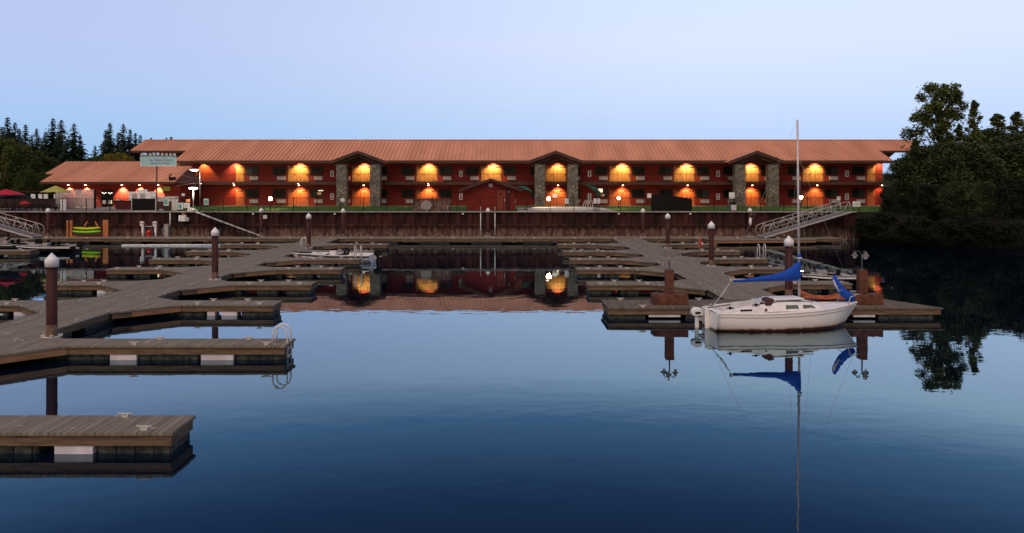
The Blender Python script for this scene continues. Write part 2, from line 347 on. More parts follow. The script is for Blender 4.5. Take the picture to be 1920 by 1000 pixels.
# ------------------------------------------------------------------ land
WALLY = 79.3; G = 3.04
WR = PX(1604, WALLY)
def land():
    b = MB()
    poly = [(-900,79.55),(WR,79.55),(WR+3,76),(48,71.5),(62,68),(90,64),(160,60),(900,60),(900,1500),(-900,1500)]
    b.add([(x,y,G-.02) for x,y in poly], [tuple(range(len(poly)))])
    bank = poly[1:8]; low = [(WR-.4,76.4),(WR+2.2,73.6),(47,69),(61,65),(89,60.5),(159,56.5),(900,56)]
    o = len(b.v); b.v += [(x,y,G-.02) for x,y in bank]+[(x,y,-.6) for x,y in low]
    for i in range(6): b.f.append((o+i,o+7+i,o+8+i,o+i+1)); b.m.append(0); b.sm.append(False)
    tag(b.build('ground', 'soil'), kind='structure')
    def sheet(name, poly, z, m):
        tag(MB().add([(x,y,z) for x,y in poly], [tuple(range(len(poly)))]).build(name, m), kind='structure')
    sheet('lawn', [(-44,79.5),(52,79.5),(52,101),(-42,101)], G-.01, 'lawn')
    sheet('terrace_path', [(-80,79.5),(-37.5,79.5),(-41,96),(-80,96)], G-.004, 'patio')
    sheet('pool_path', [(.9,79.5),(PX(1158,81),79.5),(PX(1130,93),93),(.9,93)], G-.004, 'pooldeck')
    sheet('entrance_path', [(-42,99.8),(52,99.8),(52,101.9),(-42,101.9)], G, 'patio')
    # scattered grass blades give the lawn a soft edge
    g = MB()
    for i in range(5000):
        x = random.uniform(-37, 46); y = random.triangular(79.7, 97, 80.2)
        if .5 < x < 14 and y < 94 or -6 < x < 1: continue
        h = random.uniform(.05,.14); a = random.uniform(0,pi); w = .02
        g.add([(x-w*cos(a),y-w*sin(a),G-.01),(x+w*cos(a),y+w*sin(a),G-.01),(x+random.uniform(-.04,.04),y,G+h)], [(0,1,2)])
    tag(g.build('grass', 'grass'), 'short green lawn grass between the hotel and the river wall', kind='stuff')
    # low hills far behind
    h = MB(); n = 60
    for i in range(n+1):
        x = -700+i*1400/n; z = 8+6*sin(i*.37)+4*sin(i*.9+1)+ (6 if i < 22 else 0)
        h.v += [(x,420,0),(x,520,z),(x,700,z*1.3)]
    for i in range(n):
        for k in (0,1): h.f.append((i*3+k,i*3+3+k,i*3+4+k,i*3+1+k)); h.m.append(0); h.sm.append(True)
    M['hill'] = mat('wooded_slope', (.022,.034,.024), .95, (.012,.02,.014), .2)
    tag(h.build('hills', 'hill'), kind='structure')
land()

# ------------------------------------------------------------------ river wall
def river_wall():
    t = thing('retaining_wall', 'long rusty sheet pile wall with pale coping above the docks', 'wall', (0,WALLY,0))
    b = MB(); xs = []; x = -80; pts = []
    while x < WR:
        pts += [(x,0),(x+.42,0),(x+.60,.19),(x+1.02,.19)]; x += 1.2
    pts.append((min(x,WR+.3),0))
    zs = [-1.5, .2, .9, 1.75, 3.0]
    for (px,py) in pts: b.v += [(px,py-.15,z) for z in zs]
    k = len(zs)
    for i in range(len(pts)-1):
        for j in range(k-1): b.f.append((i*k+j,(i+1)*k+j,(i+1)*k+j+1,i*k+j+1)); b.m.append(0); b.sm.append(False)
    b.build('sheet_piling', 'sheet', t)
    MB().box(-80, WR, -.36, -.17, 1.58, 1.78).build('waler', 'sheet', t)
    c = MB()
    x = -80
    while x < WR:
        c.box(x, min(x+3.98, WR), -.32, .30, 2.99, 3.10); x += 4
    c.build('coping', 'concrete', t, bevel=.01)
    for px in (475, 868, 1160, 1408, 628, 1294):   # small lights and fittings under the coping
        MB().box(-.09,.09,-.42,-.30,2.78,2.92).build('bollard_light', 'white', t, (PX(px,79),0,0))
river_wall()

# ------------------------------------------------------------------ docks
DZ = .50
def slab(b, poly, fascia_m=1, dm=0):
    """deck boards over a fascia set back under the edge (poly counter-clockwise)"""
    cx = sum(p[0] for p in poly)/len(poly); cy = sum(p[1] for p in poly)/len(poly)
def inset(poly, d):
    n = len(poly); out = []
    for i in range(n):
        p0, p1, p2 = Vector(poly[i-1]), Vector(poly[i]), Vector(poly[(i+1)%n])
        e1 = (p1-p0).normalized(); e2 = (p2-p1).normalized()
        n1 = Vector((-e1.y,e1.x)); n2 = Vector((-e2.y,e2.x)); k = (n1+n2); k = k/max(.3,k.dot(n1))
        out.append(tuple(p1+k*d))
    return out
def cleat(parent, x, y, rz=0):
    b = MB(); b.cb((0,0,.03),(.16,.06,.06),0).tube([(-.17,0,.10),(-.1,0,.085),(.1,0,.085),(.17,0,.10)],.02,6)
    b.cb((-.05,0,.06),(.03,.03,.06)).cb((.05,0,.06),(.03,.03,.06))
    return b.build('cleat', 'galv', parent, (x,y,DZ+.002), (0,0,rz))
def finger(name, label, group, xt, xr, yf, w=1.35, knee=2.2, deep=2.0, deckm='deck_x', tan=True, floats=None, kb=1.0, pale=()):
    """xt tip, xr root (either side); front edge y = yf"""
    s = 1 if xt > xr else -1; Lf = abs(xt-xr); yb = yf+w
    t = thing(name, label, 'floating dock', (xr, yf, 0), 0, group)
    def P(u, v): return (s*u, v)
    top = [P(0,-deep), P(knee,0), P(Lf,0), P(Lf,w), P(knee*.6,w), P(0,w+kb)]
    if s < 0: top = top[::-1]
    MB().prism(top, DZ-.07, DZ).build('deck', deckm, t)
    MB().prism(inset(top,.05), DZ-.31, DZ-.072).build('fascia', 'fascia', t)
    if tan:   # the newer board on the angled corner
        a = Vector(P(0,-deep)); c = Vector(P(knee,0)); d = (c-a).normalized(); q0 = a+d*.9; q1 = c+Vector((s*.3,0))*0
        nrm = Vector((d.y,-d.x)); nrm = nrm if nrm.y < 0 else -nrm
        b = MB(); pts = [q0+nrm*-.045, q1+nrm*-.045, q1+nrm*-.02, q0+nrm*-.02]
        if s > 0: pts = pts
        b.prism([tuple(p) for p in pts], DZ-.30, DZ-.08).build('corner_board', 'tan_board', t)
    spans = floats or [(.6, Lf*.38), (Lf*.52, Lf*.66) if Lf > 8 else (Lf*.38+.9, Lf*.7), (Lf*.78, Lf-.08)]
    for (a, c) in spans:
        b = MB(); x = a
        while x < c-.05:     # corrugated side of the float
            x2 = min(x+.42, c); xa, xb = sorted((s*x, s*x2))
            b.box(xa, xb-.04, .12, w-.12, -.12, DZ-.312); b.box(xb-.04, xb, .15, w-.15, -.12, DZ-.312); x = x2
        b.build('float', 'float', t)
    for (a, c) in pale:
        xa, xb = sorted((s*a, s*c)); MB().box(xa, xb, .07, .6, -.06, DZ-.312).build('foam_block', 'pale', t)
    for u, v in ((Lf-.7,.16),(Lf-1.6,w-.16),(Lf*.45,.16),(Lf*.5,w-.16)):
        cleat(t, s*u, v)
    return t
def ladder(label, x, y, rz=0, h=.95):
    t = thing('swim_ladder', label, 'ladder', (x,y,DZ), rz, 'white swim ladders on the docks')
    for s in (-.22,.22):
        b = MB(); pts = [(s,-.45,.0)]+[(s,-.45+.0,h-.3)]+[(s, -.45+.25*(1-cos(a)), h-.3+.25*sin(a)) for a in (.5,1,1.57,2.1,2.7)]+[(s,.05,h-.35),(s,.06,-.9)]
        b.tube(pts,.032,8).build('rail','pipe',t)
    for k in range(3):
        MB().tube([(-.22,.06,-.2-.27*k),(.22,.06,-.2-.27*k)],.025,6).build('rung','pipe',t)
    return t

def walkway(name, label, x0, x1, y0, y1, dm='deck_y'):
    t = thing(name, label, 'floating dock', (x0,y0,0))
    w = x1-x0; l = y1-y0
    MB().box(0,w,0,l,DZ-.07,DZ+.004).build('deck', dm, t)
    MB().box(.05,w-.05,.05,l-.05,DZ-.31,DZ-.072).build('fascia','fascia',t)
    y = .4
    while y < l-2:
        MB().box(.15,w-.15,y,min(y+2.2,l-.1),-.12,DZ-.312).build('float','float',t); y += 3.2
    return t
AX0, AX1, BX0, BX1 = -20.05, -17.1, 10.25, 13.15
wa = walkway('main_walkway', 'long boarded walkway crossing between the finger docks under the red piles, without a cross dock', AX0, AX1, 11, 75.5)
wb = walkway('main_walkway', 'long boarded walkway ending at the cross dock behind the white sailboat', BX0, BX1, 35.75, 75.5)
wa['label'] = 'long boarded walkway whose finger docks run up to the closest grey dock'
wb['group'] = wa['group'] = 'main walkways of the marina'
# bolts and cleats along the walkway edges show as pale dots
for t, x in ((wa,.1),(wa,2.85),(wb,.1),(wb,2.8)):
    y = 2
    l = 64 if t is wa else 39.5
    while y < l:
        if random.random() < .75:
            MB().cb((0,0,.035),(.13,.07,.07)).cb((0,0,.08),(.2,.035,.03)).build('cleat','galv',t,(x,y,DZ+.006),(0,0,random.uniform(-.2,.2)+pi/2))
        y += random.uniform(1.4,3.2)
# fingers: the open-basin side of the first walkway
YS = [67.9, 60.9, 54.5, 48.3, 41.0, 34.1]
ordn = ['first','second','third','fourth','fifth','sixth','seventh','eighth']
tipsA = [-11.0,-10.95,-10.85,-10.8,-10.8,-10.7]
for k, y in enumerate(YS):
    lab = f'{ordn[k]} finger dock out from the rusty wall, open-water side of the walkway without sailboat'
    if k == 2: lab = 'finger dock with a white ladder behind which the striped motorboat is moored'
    finger('finger_dock', lab, 'finger docks off the long walkway, open side', tipsA[k], AX1, y, floats=[(.6,3.2),(4.9,6.32)] if k == 5 else None, pale=[(3.35,3.7),(4.0,4.7)] if k == 5 else ())
finger('finger_dock', 'long finger dock with white ladder and two pale foam blocks under it', 'finger docks off the long walkway, open side', -7.6, AX1, 25.5, w=1.2, knee=2.1, floats=[(.8,3.4),(4.5,6.5),(7.8,9.42)], pale=[(3.5,4.4),(6.6,7.7)])
finger('finger_dock', 'weathered grey finger dock closest to the camera, its end sticking into open blue water', 'finger docks off the long walkway, open side', -7.45, AX1, 16.6, w=1.25, knee=2.0, floats=[(.8,3.6),(4.4,6.6),(7.95,9.57)], pale=[(7.0,7.85)])
# other side
for k, y in enumerate(YS):
    tip = [-26.2,-26.3,-26.2,-26.0,-25.5,-26.4][k]
    finger('finger_dock', f'{ordn[k]} finger dock out from the rusty wall, kayak-rack side of the first walkway', 'finger docks off the long walkway, kayak side', tip, AX0, y, tan=False, floats=[(.4,1.0),(2.8,5.2)] if k > 3 else None, pale=[(1.3,2.5)] if k > 3 else ())
# fingers of the sailboat walkway
tipsB = [4.35,4.35,4.4,4.35,4.3,4.25]
for k, y in enumerate(YS[:5]):
    finger('finger_dock', f'{ordn[k]} finger dock from the wall on the sailboat walkway, facing the open basin', 'finger docks off the sailboat walkway, basin side', tipsB[k], BX0, y, tan=False)
    finger('finger_dock', f'{ordn[k]} finger dock from the wall on the sailboat walkway, facing the trees', 'finger docks off the sailboat walkway, tree side', 18.9, BX1, y+.3, tan=(k>2))
# T-head cross dock
t = thing('cross_dock', 'wide cross dock behind the sailboat carrying two rusty pillars', 'floating dock', (4.35,33.3,0))
top = [(0,0),(14.9,0),(13.6,2.4),(.0,2.4)]
MB().prism(top,DZ-.07,DZ).build('deck','deck_t',t)
MB().prism(inset(top,.05),DZ-.31,DZ-.072).build('fascia','fascia',t)
for a,c in ((1.85,3.25),(10.95,11.9)): MB().box(a,c,.07,.6,.08,DZ-.32).build('foam_block','pale',t)
for a,c in ((.1,1.7),(3.5,6.2),(7.6,10.6),(12.1,14.5)):
    MB().box(a,c,.12,2.2,-.12,DZ-.312).build('float','float',t)
for x,y in ((.9,2.2),(1.6,.15),(4.6,2.2),(13,2.1),(9.4,.15)): cleat(t,x,y)
# dock along the wall
t = thing('wall_dock', 'long dock lying along the foot of the rusty wall', 'floating dock', (-62,75.6,0))
MB().box(0,95.5,0,3.2,DZ-.07,DZ+.006).build('deck','deck_y',t)
MB().box(.05,95.4,.05,3.1,DZ-.31,DZ-.072).build('fascia','fascia',t)
x = 1
while x < 93:
    MB().box(x,x+3,.15,3,-.12,DZ-.312).build('float','float',t); x += 5.2
for k in range(22): cleat(t, 3+k*4.1, .15)
# landings
t = thing('landing_dock', 'small dock stub jutting from the wall dock near the black fishing boat', 'floating dock', (-55,72.2,0))
MB().prism([(0,0),(5.4,0),(7.6,1.6),(7.6,3.38),(0,3.38)],DZ-.07,DZ+.002).build('deck','deck_x',t); MB().prism([(0.05,.05),(5.35,.05),(7.5,1.65),(7.5,3.3),(0.05,3.3)],DZ-.31,DZ-.072).build('fascia','tan_board',t)
finger('finger_dock','short finger dock beside the black fishing boat, apart from both walkways','outer finger docks',-39.3,-48,61.6,tan=False)
t = thing('landing_dock', 'dock platform under the foot of the wide aluminium gangway', 'floating dock', (19.5,73.4,0))
MB().prism([(0,0),(11,1.0),(11,2.18),(0,2.18)],DZ-.07,DZ+.002).build('deck','deck_x',t); MB().prism([(.05,.05),(10.9,1.05),(10.9,2.1),(.05,2.1)],DZ-.31,DZ-.072).build('fascia','tan_board',t)

ladder('white swim ladder at the end of the long finger dock', -7.72, 26.15, -pi/2, .62)
ladder('white swim ladder behind the stern of the striped motorboat', -11.0, 54.9, 0, 1.05)
ladder('white double swim ladder on a finger dock before the wide gangway', 18.6, 55.6, 0, 1.1)
ladder('white swim ladder beside the pile where first walkway meets wall dock', PX(566,66), 66, pi/2, .8)

# ------------------------------------------------------------------ piles
def pile():
    t = thing('dock_pile', 'x', 'pile', (0,0,0), 0, 'tall steel dock piles with white caps')
    MB().tube([(0,0,-2),(0,0,3.12)],.178,18).build('pole','pile',t)
    MB().lathe([(.182,-.1),(.192,.45),(.188,.62),(.181,.95)],n=18).build('growth','pilefoot',t)
    MB().lathe([(.205,3.02),(.225,3.02),(.225,3.27),(.20,3.31),(.0,3.53)],n=20).build('cap','cap',t)
    b = MB()
    for a in range(4):
        an = a*pi/2+.5; b.cb((.27*cos(an),.27*sin(an),DZ+.05),(.14,.09,.09),rz=an)
    b.lathe([(.20,DZ+.008),(.34,DZ+.008),(.34,DZ+.03),(.20,DZ+.03)],n=16); b.build('roller_collar','galv',t)
    return t
PL = [(-16.45,27.0,'white capped pile closest to the camera, rising by the longest ladder finger'),
 (-16.85,43.0,'white capped pile in the middle of the first walkway, second from the camera'),
 (-17.1,64.0,'white capped pile beside the bow of the striped motorboat'),
 (-17.0,76.8,'white capped pile in the corner of the first walkway and the wall dock'),
 (-25.9,78.4,'white capped pile with a small white sign at the narrow gangway foot'),
 (13.4,36.0,'white capped pile rising behind the sailboat beside its mast'),
 (13.45,50.0,'white capped pile next to the stick with a red flag'),
 (13.5,64.0,'white capped pile between the flag stick and the wall on the sailboat walkway'),
 (13.7,77.0,'white capped pile in the corner of the sailboat walkway and the wall dock'),
 (-47.6,77.5,'white capped pile between the far truss gangway and the kayak rack'),
 (PX(1406,78.4),78.4,'white capped pile with hanging white buoy beside the wide gangway foot'),
 (PX(915,78.4),78.4,'white capped pile between the two thin white pipes')]
p0 = pile()
for k,(x,y,l) in enumerate(PL):
    if k == 0: p0.location = (x,y,0); p0['label'] = l; q = p0
    else: q = dup(p0,(x,y,0),random.uniform(0,6),l)
tag(MB().cb((0,0,0),(.38,.04,.36)).cb((0,-.022,0),(.30,.005,.28),1).build('pile_sign',['white','offwhite'],loc=(PX(497,78.1),78.1,PZ(407,78.1)),bevel=.01),'small blank white sign fixed on the pile by the narrow gangway','sign')
tag(MB().lathe([(0,0),(.13,.06),(.15,.3),(.13,.7),(.05,.82),(0,.84)],n=12).build('fender','white',loc=(PX(1407,78),78.02,PZ(416,78)-.4)),'white tubular fender hanging on a pile beside the wide gangway','fender')
for px,l in ((901,'thin white vertical pipe on the wall, standing left of the capped pile'),(928,'thin white vertical pipe on the wall, standing right of the capped pile')):
    b = MB().tube([(0,0,0),(0,0,2.4)],.05,8).tube([(0,0,2.4),(0,0,3.1)],.04,8,1).cb((0,0,2.4),(.12,.12,.08)).cb((0,.02,1.2),(.14,.1,.06))
    tag(b.build('white_pipe',['pipe','grey'],loc=(PX(px,78.5),78.75,DZ)),l,'pipe','white pipes at the wall')

# ------------------------------------------------------------------ rusty pillars with lamps on the cross dock
def pillar():
    t = thing('mooring_pillar','x','pillar',(0,0,DZ),0,'rusty mooring pillars on the cross dock')
    MB().cb((0,0,.23),(1.58,.8,.46)).build('base_box','rustpost',t,bevel=.02)
    MB().cb((0,0,1.01),(.37,.37,1.08)).build('post','rustpost',t,bevel=.015)
    return t
def lamp3():
    t = thing('dock_lamp','x','lamp',(0,0,0),0,'three-headed dock lamps')
    MB().tube([(0,0,0),(0,0,.72)],.032,8).lathe([(.07,0),(.07,.03),(.03,.06)],n=12).build('pole','dimgrey',t)
    for a in (0.2,2.3,4.4):
        dx,dy = .30*cos(a),.30*sin(a)
        MB().tube([(0,0,.68),(dx*.5,dy*.5,.86),(dx,dy,.82)],.016,6).build('arm','dimgrey',t)
        h = MB().lathe([(.02,.84),(.05,.78),(.09,.72),(.15,.64),(.16,.62)],(dx,dy,0),12).build('lamp_shade','dimgrey',t)
        MB().lathe([(.07,.64),(.085,.58),(.05,.51),(0,.50)],(dx,dy,0),12).build('globe','white',h)
    return t
a = pillar(); a.location = (7.35,34.5,DZ); a['label'] = 'rusty steel pillar on box base standing left of the sailboat stern'
dup(a,(16.2,34.5,DZ),0,'rusty steel pillar on box base standing beyond the sailboat bow')
l3 = lamp3(); l3.location = (7.35,34.5,DZ+1.555); l3['label'] = 'three-headed lamp on the rusty pillar behind the outboard motor'
dup(l3,(16.2,34.5,DZ+1.555),.35,'three-headed lamp on the rusty pillar beyond the sailboat bow')

# ------------------------------------------------------------------ gangways
def gangway(name,label,a,b,w,h=1.1,n=8,deckm='grate',railm='alu',chord=.04):
    a = Vector(a); b = Vector(b); d = b-a; ln = d.length; ang = math.atan2(d.z,math.hypot(d.x,d.y)); rz = math.atan2(d.y,d.x)
    t = thing(name,label,'gangway',a,0,'gangways down from the wall'); t.rotation_euler = (Matrix.Rotation(rz,3,'Z')@Matrix.Rotation(-ang,3,'Y')).to_euler()
    MB().box(0,ln,-w/2,w/2,-.03,.03).build('ramp_deck',deckm,t)
    for s in (-1,1):
        y = s*(w/2+chord)
        g = MB(); g.box(0,ln,y-chord,y+chord,-.09,.05)
        step = ln/n
        g.tube([(.35,y,.02),(.05,y,h*.5),(.35,y,h-.08),(.75,y,h)]+[(ln-.3,y,h),(ln,y,h-.1),(ln,y,0)],chord*.75,8)
        g.tube([(.5,y,h*.62),(ln,y,h*.62)],chord*.4,6)
        for k in range(1,n+1):
            x = k*step if k < n else ln-.05
            g.tube([(x,y,.02),(x,y,h)],chord*.55,6)
            x0 = max((k-1)*step,.35)
            g.tube([(x0,y,.02),(x,y,h)] if k%2 else [(x0,y,h),(x,y,.02)],chord*.55,6)
        g.build('side_truss',railm,t)
    return t
gangway('gangway','wide aluminium truss gangway rising beside the mast toward the trees',(PX(1425,76.5),76.5,DZ+.08),(PX(1588,78.3),78.3,3.12),1.5,1.15,9)
gangway('gangway','narrow gangway with dark rails going down from the street lamp',(PX(487,78.1),78.1,DZ+.08),(PX(368,78.4),78.4,3.02),.9,.8,11,'offwhite','black',.03)
gangway('gangway','grey truss gangway beyond the kayaks, partly outside the picture',(PX(72,76.6),76.6,DZ+.08),(PX(-95,78.2),78.2,3.1),1.4,1.15,9)

# ------------------------------------------------------------------ hulls
def hull(n,Ln,bfn,sheer,keel,rake=.5,tr=.12,seg=9,flare=.35):
    """open hull shell, x 0 (stern) .. Ln (bow); returns MB and the sheer points"""
    b = MB(); st = n; rows = []
    for i in range(st+1):
        t = i/st; bb = bfn(t); zs = sheer(t); kk = keel(t); row = []
        for j in range(seg*2+1):
            u = (j-seg)/seg; s = abs(u); z = zs + (kk-zs)*(1-s)**(.8) if False else kk+(zs-kk)*(s**(2.2-flare))
            y = bb*(1-(1-s)**2.6)*(1 if u > 0 else -1)
            zz = (zs-z)/max(zs-kk,.01)
            x = t*Ln - rake*zz*max(0,(t-.7)/.3)**1.5 + tr*zz*max(0,(.15-t)/.15)
            row.append((x,y,z))
        rows.append(row)
    m = seg*2+1
    for r in rows: b.v += r
    for i in range(st):
        for j in range(m-1): b.f.append((i*m+j,i*m+j+1,(i+1)*m+j+1,(i+1)*m+j)); b.m.append(0); b.sm.append(True)
    b.f.append(tuple(range(m))); b.m.append(0); b.sm.append(False)
    return b, rows
def shell_edges(rows): return [r[0] for r in rows], [r[-1] for r in rows]

def hull_mat():
    m, t, p = newmat('white_gelcoat'); p.inputs['Roughness'].default_value = .3
    tc = t.nodes.new('ShaderNodeTexCoord'); s = t.nodes.new('ShaderNodeSeparateXYZ'); t.links.new(tc.outputs['Object'], s.inputs[0])
    n = t.nodes.new('ShaderNodeTexNoise'); n.inputs['Scale'].default_value = 4; n.inputs['Detail'].default_value = 6
    mp = t.nodes.new('ShaderNodeMapping'); mp.inputs['Scale'].default_value = (1,1,.5); t.links.new(tc.outputs['Object'], mp.inputs[0]); t.links.new(mp.outputs[0], n.inputs[0])
    v = nmath(t,'ADD',nmath(t,'SUBTRACT',s.outputs[2],.08),nmath(t,'MULTIPLY',nmath(t,'SUBTRACT',n.outputs[0],.5),-.16))
    r = t.nodes.new('ShaderNodeValToRGB'); e = r.color_ramp.elements
    e[0].position = .02; e[0].color = (.09,.04,.022,1); e[1].position = .42; e[1].color = (.88,.86,.80,1)
    e.new(.055).color = (.13,.055,.03,1); e.new(.08).color = (.62,.48,.33,1); e.new(.17).color = (.84,.80,.71,1)
    t.links.new(v, r.inputs[0]); t.links.new(r.outputs[0], p.inputs['Base Color']); return m
M['hull'] = hull_mat()

def lerp(tab,t):
    for (a,x),(b,y) in zip(tab,tab[1:]):
        if t <= b: return x+(y-x)*(t-a)/(b-a)
    return tab[-1][1]
def smooth_tab(tab):
    def f(t):
        e = .03; return (lerp(tab,max(0,t-e))+lerp(tab,t)*2+lerp(tab,min(1,t+e)))/4
    return f

def outboard(parent_name,label,loc,rz,mt,scale=1,parent=None):
    t = thing(parent_name,label,'outboard motor',loc,rz) if parent is None else None
    if parent is not None:
        t = bpy.data.objects.new('outboard_motor',None); COL.objects.link(t); t.parent = parent; t.location = loc; t.rotation_euler = (0,0,rz)
    b = MB()
    prof = [(-.20,.0),(-.24,.10),(-.22,.24),(-.10,.32),(.12,.30),(.19,.18),(.17,.0)]
    for s0,s1 in ((-.13,.13),):
        n = len(prof); vs = [(x*scale,s0*scale,(z+.55)*scale) for x,z in prof]+[(x*scale,s1*scale,(z+.55)*scale) for x,z in prof]
        b.add(vs,[tuple(range(n)),tuple(reversed(range(n,2*n)))]+[(i,n+i,n+(i+1)%n,(i+1)%n) for i in range(n)])
    b.build('cowling',mt,t,bevel=.03)
    MB().cb((-.02*scale,0,.15*scale),(.14*scale,.09*scale,.84*scale)).cb((-.04*scale,0,-.28*scale),(.34*scale,.10*scale,.06*scale)).cb((.16*scale,0,.42*scale),(.26*scale,.2*scale,.12*scale),1).build('lower_leg',[mt,'grey'],t,bevel=.01)
    MB().cb((-.02*scale,-.135*scale,.67*scale),(.22*scale,.01,.08*scale)).build('cowl_stripe','black',t)
    return t

# ---- sailboat
def sailboat():
    t = thing('sailboat','white sailboat with blue sail cover and tall bare mast beside the cross dock','sailboat',(8.35,31.25,-.08),R(7.3))
    t.rotation_euler = (0,R(-.6),R(7.3)); Ln = 6.55
    bf = smooth_tab([(0,.86),(.2,1.05),(.45,1.16),(.65,1.05),(.8,.76),(.92,.36),(1,.03)])
    sh = smooth_tab([(0,.80),(.3,.76),(.6,.80),(.85,.87),(1,.95)])
    b, rows = hull(36,Ln,bf,sh,lambda x: -.10-.28*sin(pi*min(1,x*1.05)),rake=.75,tr=-.05)
    b.build('hull','hull',t)
    e0,e1 = shell_edges(rows)
    d = MB(); n = len(rows)     # deck with camber, left open over the cockpit
    for i in range(n-1):
        x = rows[i][0][0]
        (xa,ya,za),(xb,yb,zb) = rows[i][0],rows[i+1][0]
        if .35 < x < 2.1:
            ci = .52
            for s in (-1,1):
                d.add([(xa,s*abs(ya),za),(xb,s*abs(yb),zb),(xb,s*ci,zb+.03),(xa,s*ci,za+.03)],[(0,1,2,3) if s < 0 else (3,2,1,0)])
        else:
            d.add([(xa,-abs(ya),za),(xb,-abs(yb),zb),(xb,0,zb+.06),(xa,0,za+.06),(xb,abs(yb),zb),(xa,abs(ya),za)],[(0,1,2,3),(3,2,4,5)],0,True)
    d.box(.4,2.1,-.52,.52,.40,.43); d.box(.4,.43,-.52,.52,.43,.80); 
    d.box(.4,2.1,-.545,-.52,.40,.80); d.box(.4,2.1,.52,.545,.40,.80)
    d.build('deck','white',t)
    r = MB()
    for e in (e0,e1):
        r.tube([(x,y*1.004,z-.13) for x,y,z in e],.014,5); 
    r.build('hull_stripe','grey',t)
    r = MB()
    for e in (e0,e1): r.tube([(x,y,z+.01) for x,y,z in e],.028,6)
    r.build('rub_rail','white',t)
    # coamings
    for s in (-1,1):
        c = MB(); P = [(.30,.05),(.55,.17),(2.05,.30),(2.35,.30),(2.35,0),(.30,0)]
        vs = [(x,s*.56,.80+z) for x,z in P]+[(x,s*.74,.78+z*.85) for x,z in P]; n = len(P)
        c.add(vs,[tuple(range(n)),tuple(reversed(range(n,2*n)))]+[(i,n+i,n+(i+1)%n,(i+1)%n) for i in range(n)]).build('coaming','white',t,bevel=.015)
    # cabin trunk lofted
    secs = [(2.15,.80,.66,.34),(2.45,.82,.68,.36),(3.3,.82,.68,.34),(4.1,.74,.60,.29),(4.6,.60,.46,.19),(5.05,.34,.20,.03)]
    c = MB(); rr = []
    for x,wb,wt,hh in secs:
        zb = .80+.02*x/5; rr.append([(x,-wb,zb),(x,-wt-.02,zb+hh*.82),(x,-wt+.10,zb+hh),(x,0,zb+hh+.05),(x,wt-.10,zb+hh),(x,wt+.02,zb+hh*.82),(x,wb,zb)])
    for q in rr: c.v += q
    for i in range(len(rr)-1):
        for j in range(6): c.f.append((i*7+j,(i+1)*7+j,(i+1)*7+j+1,i*7+j+1)); c.m.append(0); c.sm.append(False)
    c.f.append(tuple(range(7))[::-1]); c.m.append(0); c.sm.append(False)
    cab = c.build('cabin','white',t,bevel=.02)
    def side(x,f):   # point on the cabin side at x, height fraction f
        for (a,wb,wt,hh),(b2,wb2,wt2,hh2) in zip(secs,secs[1:]):
            if x <= b2:
                k = (x-a)/(b2-a); WB = wb+(wb2-wb)*k; WT = wt+(wt2-wt)*k; H = (hh+(hh2-hh)*k)*.82
                return WB+(WT+.02-WB)*f, .80+.02*x/5+H*f
    for s in (-1,1):
        for xa,xb,sl in ((2.95,3.52,.03),(3.72,4.32,.16)):
            q = []
            for x,f in ((xa,.34),(xb,.34),(xb-sl,.86),(xa+.03,.86)):
                y,z = side(x,f); q.append((x,s*(y+.022),z))
            for x,f in ((xa,.34),(xb,.34),(xb-sl,.86),(xa+.03,.86)):
                y,z = side(x,f); q.append((x,s*(y-.02),z))
            MB().add(q,[(0,1,2,3),(7,6,5,4),(0,4,5,1),(1,5,6,2),(2,6,7,3),(3,7,4,0)]).build('cabin_window','window_grey',t)
    MB().cb((3.2,0,1.235),(1.5,.86,.06)).build('hatch_slide','white',t,bevel=.02)
    MB().tube([(2.5,-.62,1.16),(2.7,-.6,1.20),(4.2,-.5,1.15),(4.3,-.5,1.11)],.015,6).build('handrail','black',t)
    MB().add([(2.02,-.50,.93),(2.18,-.50,.93),(2.52,-.42,1.36),(2.44,-.40,1.44),(2.22,-.42,1.42)]+[(2.02,.1,.93),(2.18,.1,.93),(2.52,.1,1.36),(2.44,.1,1.44),(2.22,.1,1.42)],
        [(0,1,2,3,4),(9,8,7,6,5),(0,5,6,1),(1,6,7,2),(2,7,8,3),(3,8,9,4),(4,9,5,0)]).build('companionway_board','maroon',t,(0,-.26,-.10),bevel=.02)
    # rig
    MB().tube([(3.95,0,1.1),(3.95,0,8.75)],[.052,.04],10).build('mast','alu',t)
    MB().tube([(3.9,0,2.02),(.95,0,2.06)],.04,8).cb((.93,0,2.06),(.1,.09,.12)).build('boom','alu',t)
    c = MB(); secs2 = [(1.05,.12,.08),(1.6,.14,.10),(2.3,.22,.11),(2.8,.29,.13),(3.2,.39,.14),(3.5,.53,.14),(3.75,.69,.13),(3.92,.84,.10),(4.02,.86,.06)]
    k = 12
    for x,h,w in secs2:
        for j in range(k):
            a = 2*pi*j/k; c.v.append((x+random.uniform(-.01,.01),w*sin(a)*(1+random.uniform(-.12,.12)),2.0+.01+(h/2-.06)+h/2*cos(a)))
    for i in range(len(secs2)-1):
        for j in range(k): c.f.append((i*k+j,i*k+(j+1)%k,(i+1)*k+(j+1)%k,(i+1)*k+j)); c.m.append(0); c.sm.append(True)
    c.f += [tuple(range(k))[::-1],tuple((len(secs2)-1)*k+j for j in range(k))]; c.m += [0,0]; c.sm += [False]*2
    c.tube([(3.98,0,2.85),(3.97,0,3.06)],[.08,.07],10)
    c.build('sail_cover','blue',t)
    MB().tube([(3.985,0,2.87),(3.98,0,2.93)],.092,10).build('cover_tie','white',t)
    MB().tube([(0.05,0,.85),(3.93,0,8.65)],.004,4).tube([(6.5,0,1.05),(3.97,0,7.2)],.004,4).tube([(3.9,-1.05,.85),(3.95,0,7.2)],.0035,4).tube([(3.9,1.05,.85),(3.95,0,7.2)],.0035,4).build('rigging','grey',t)
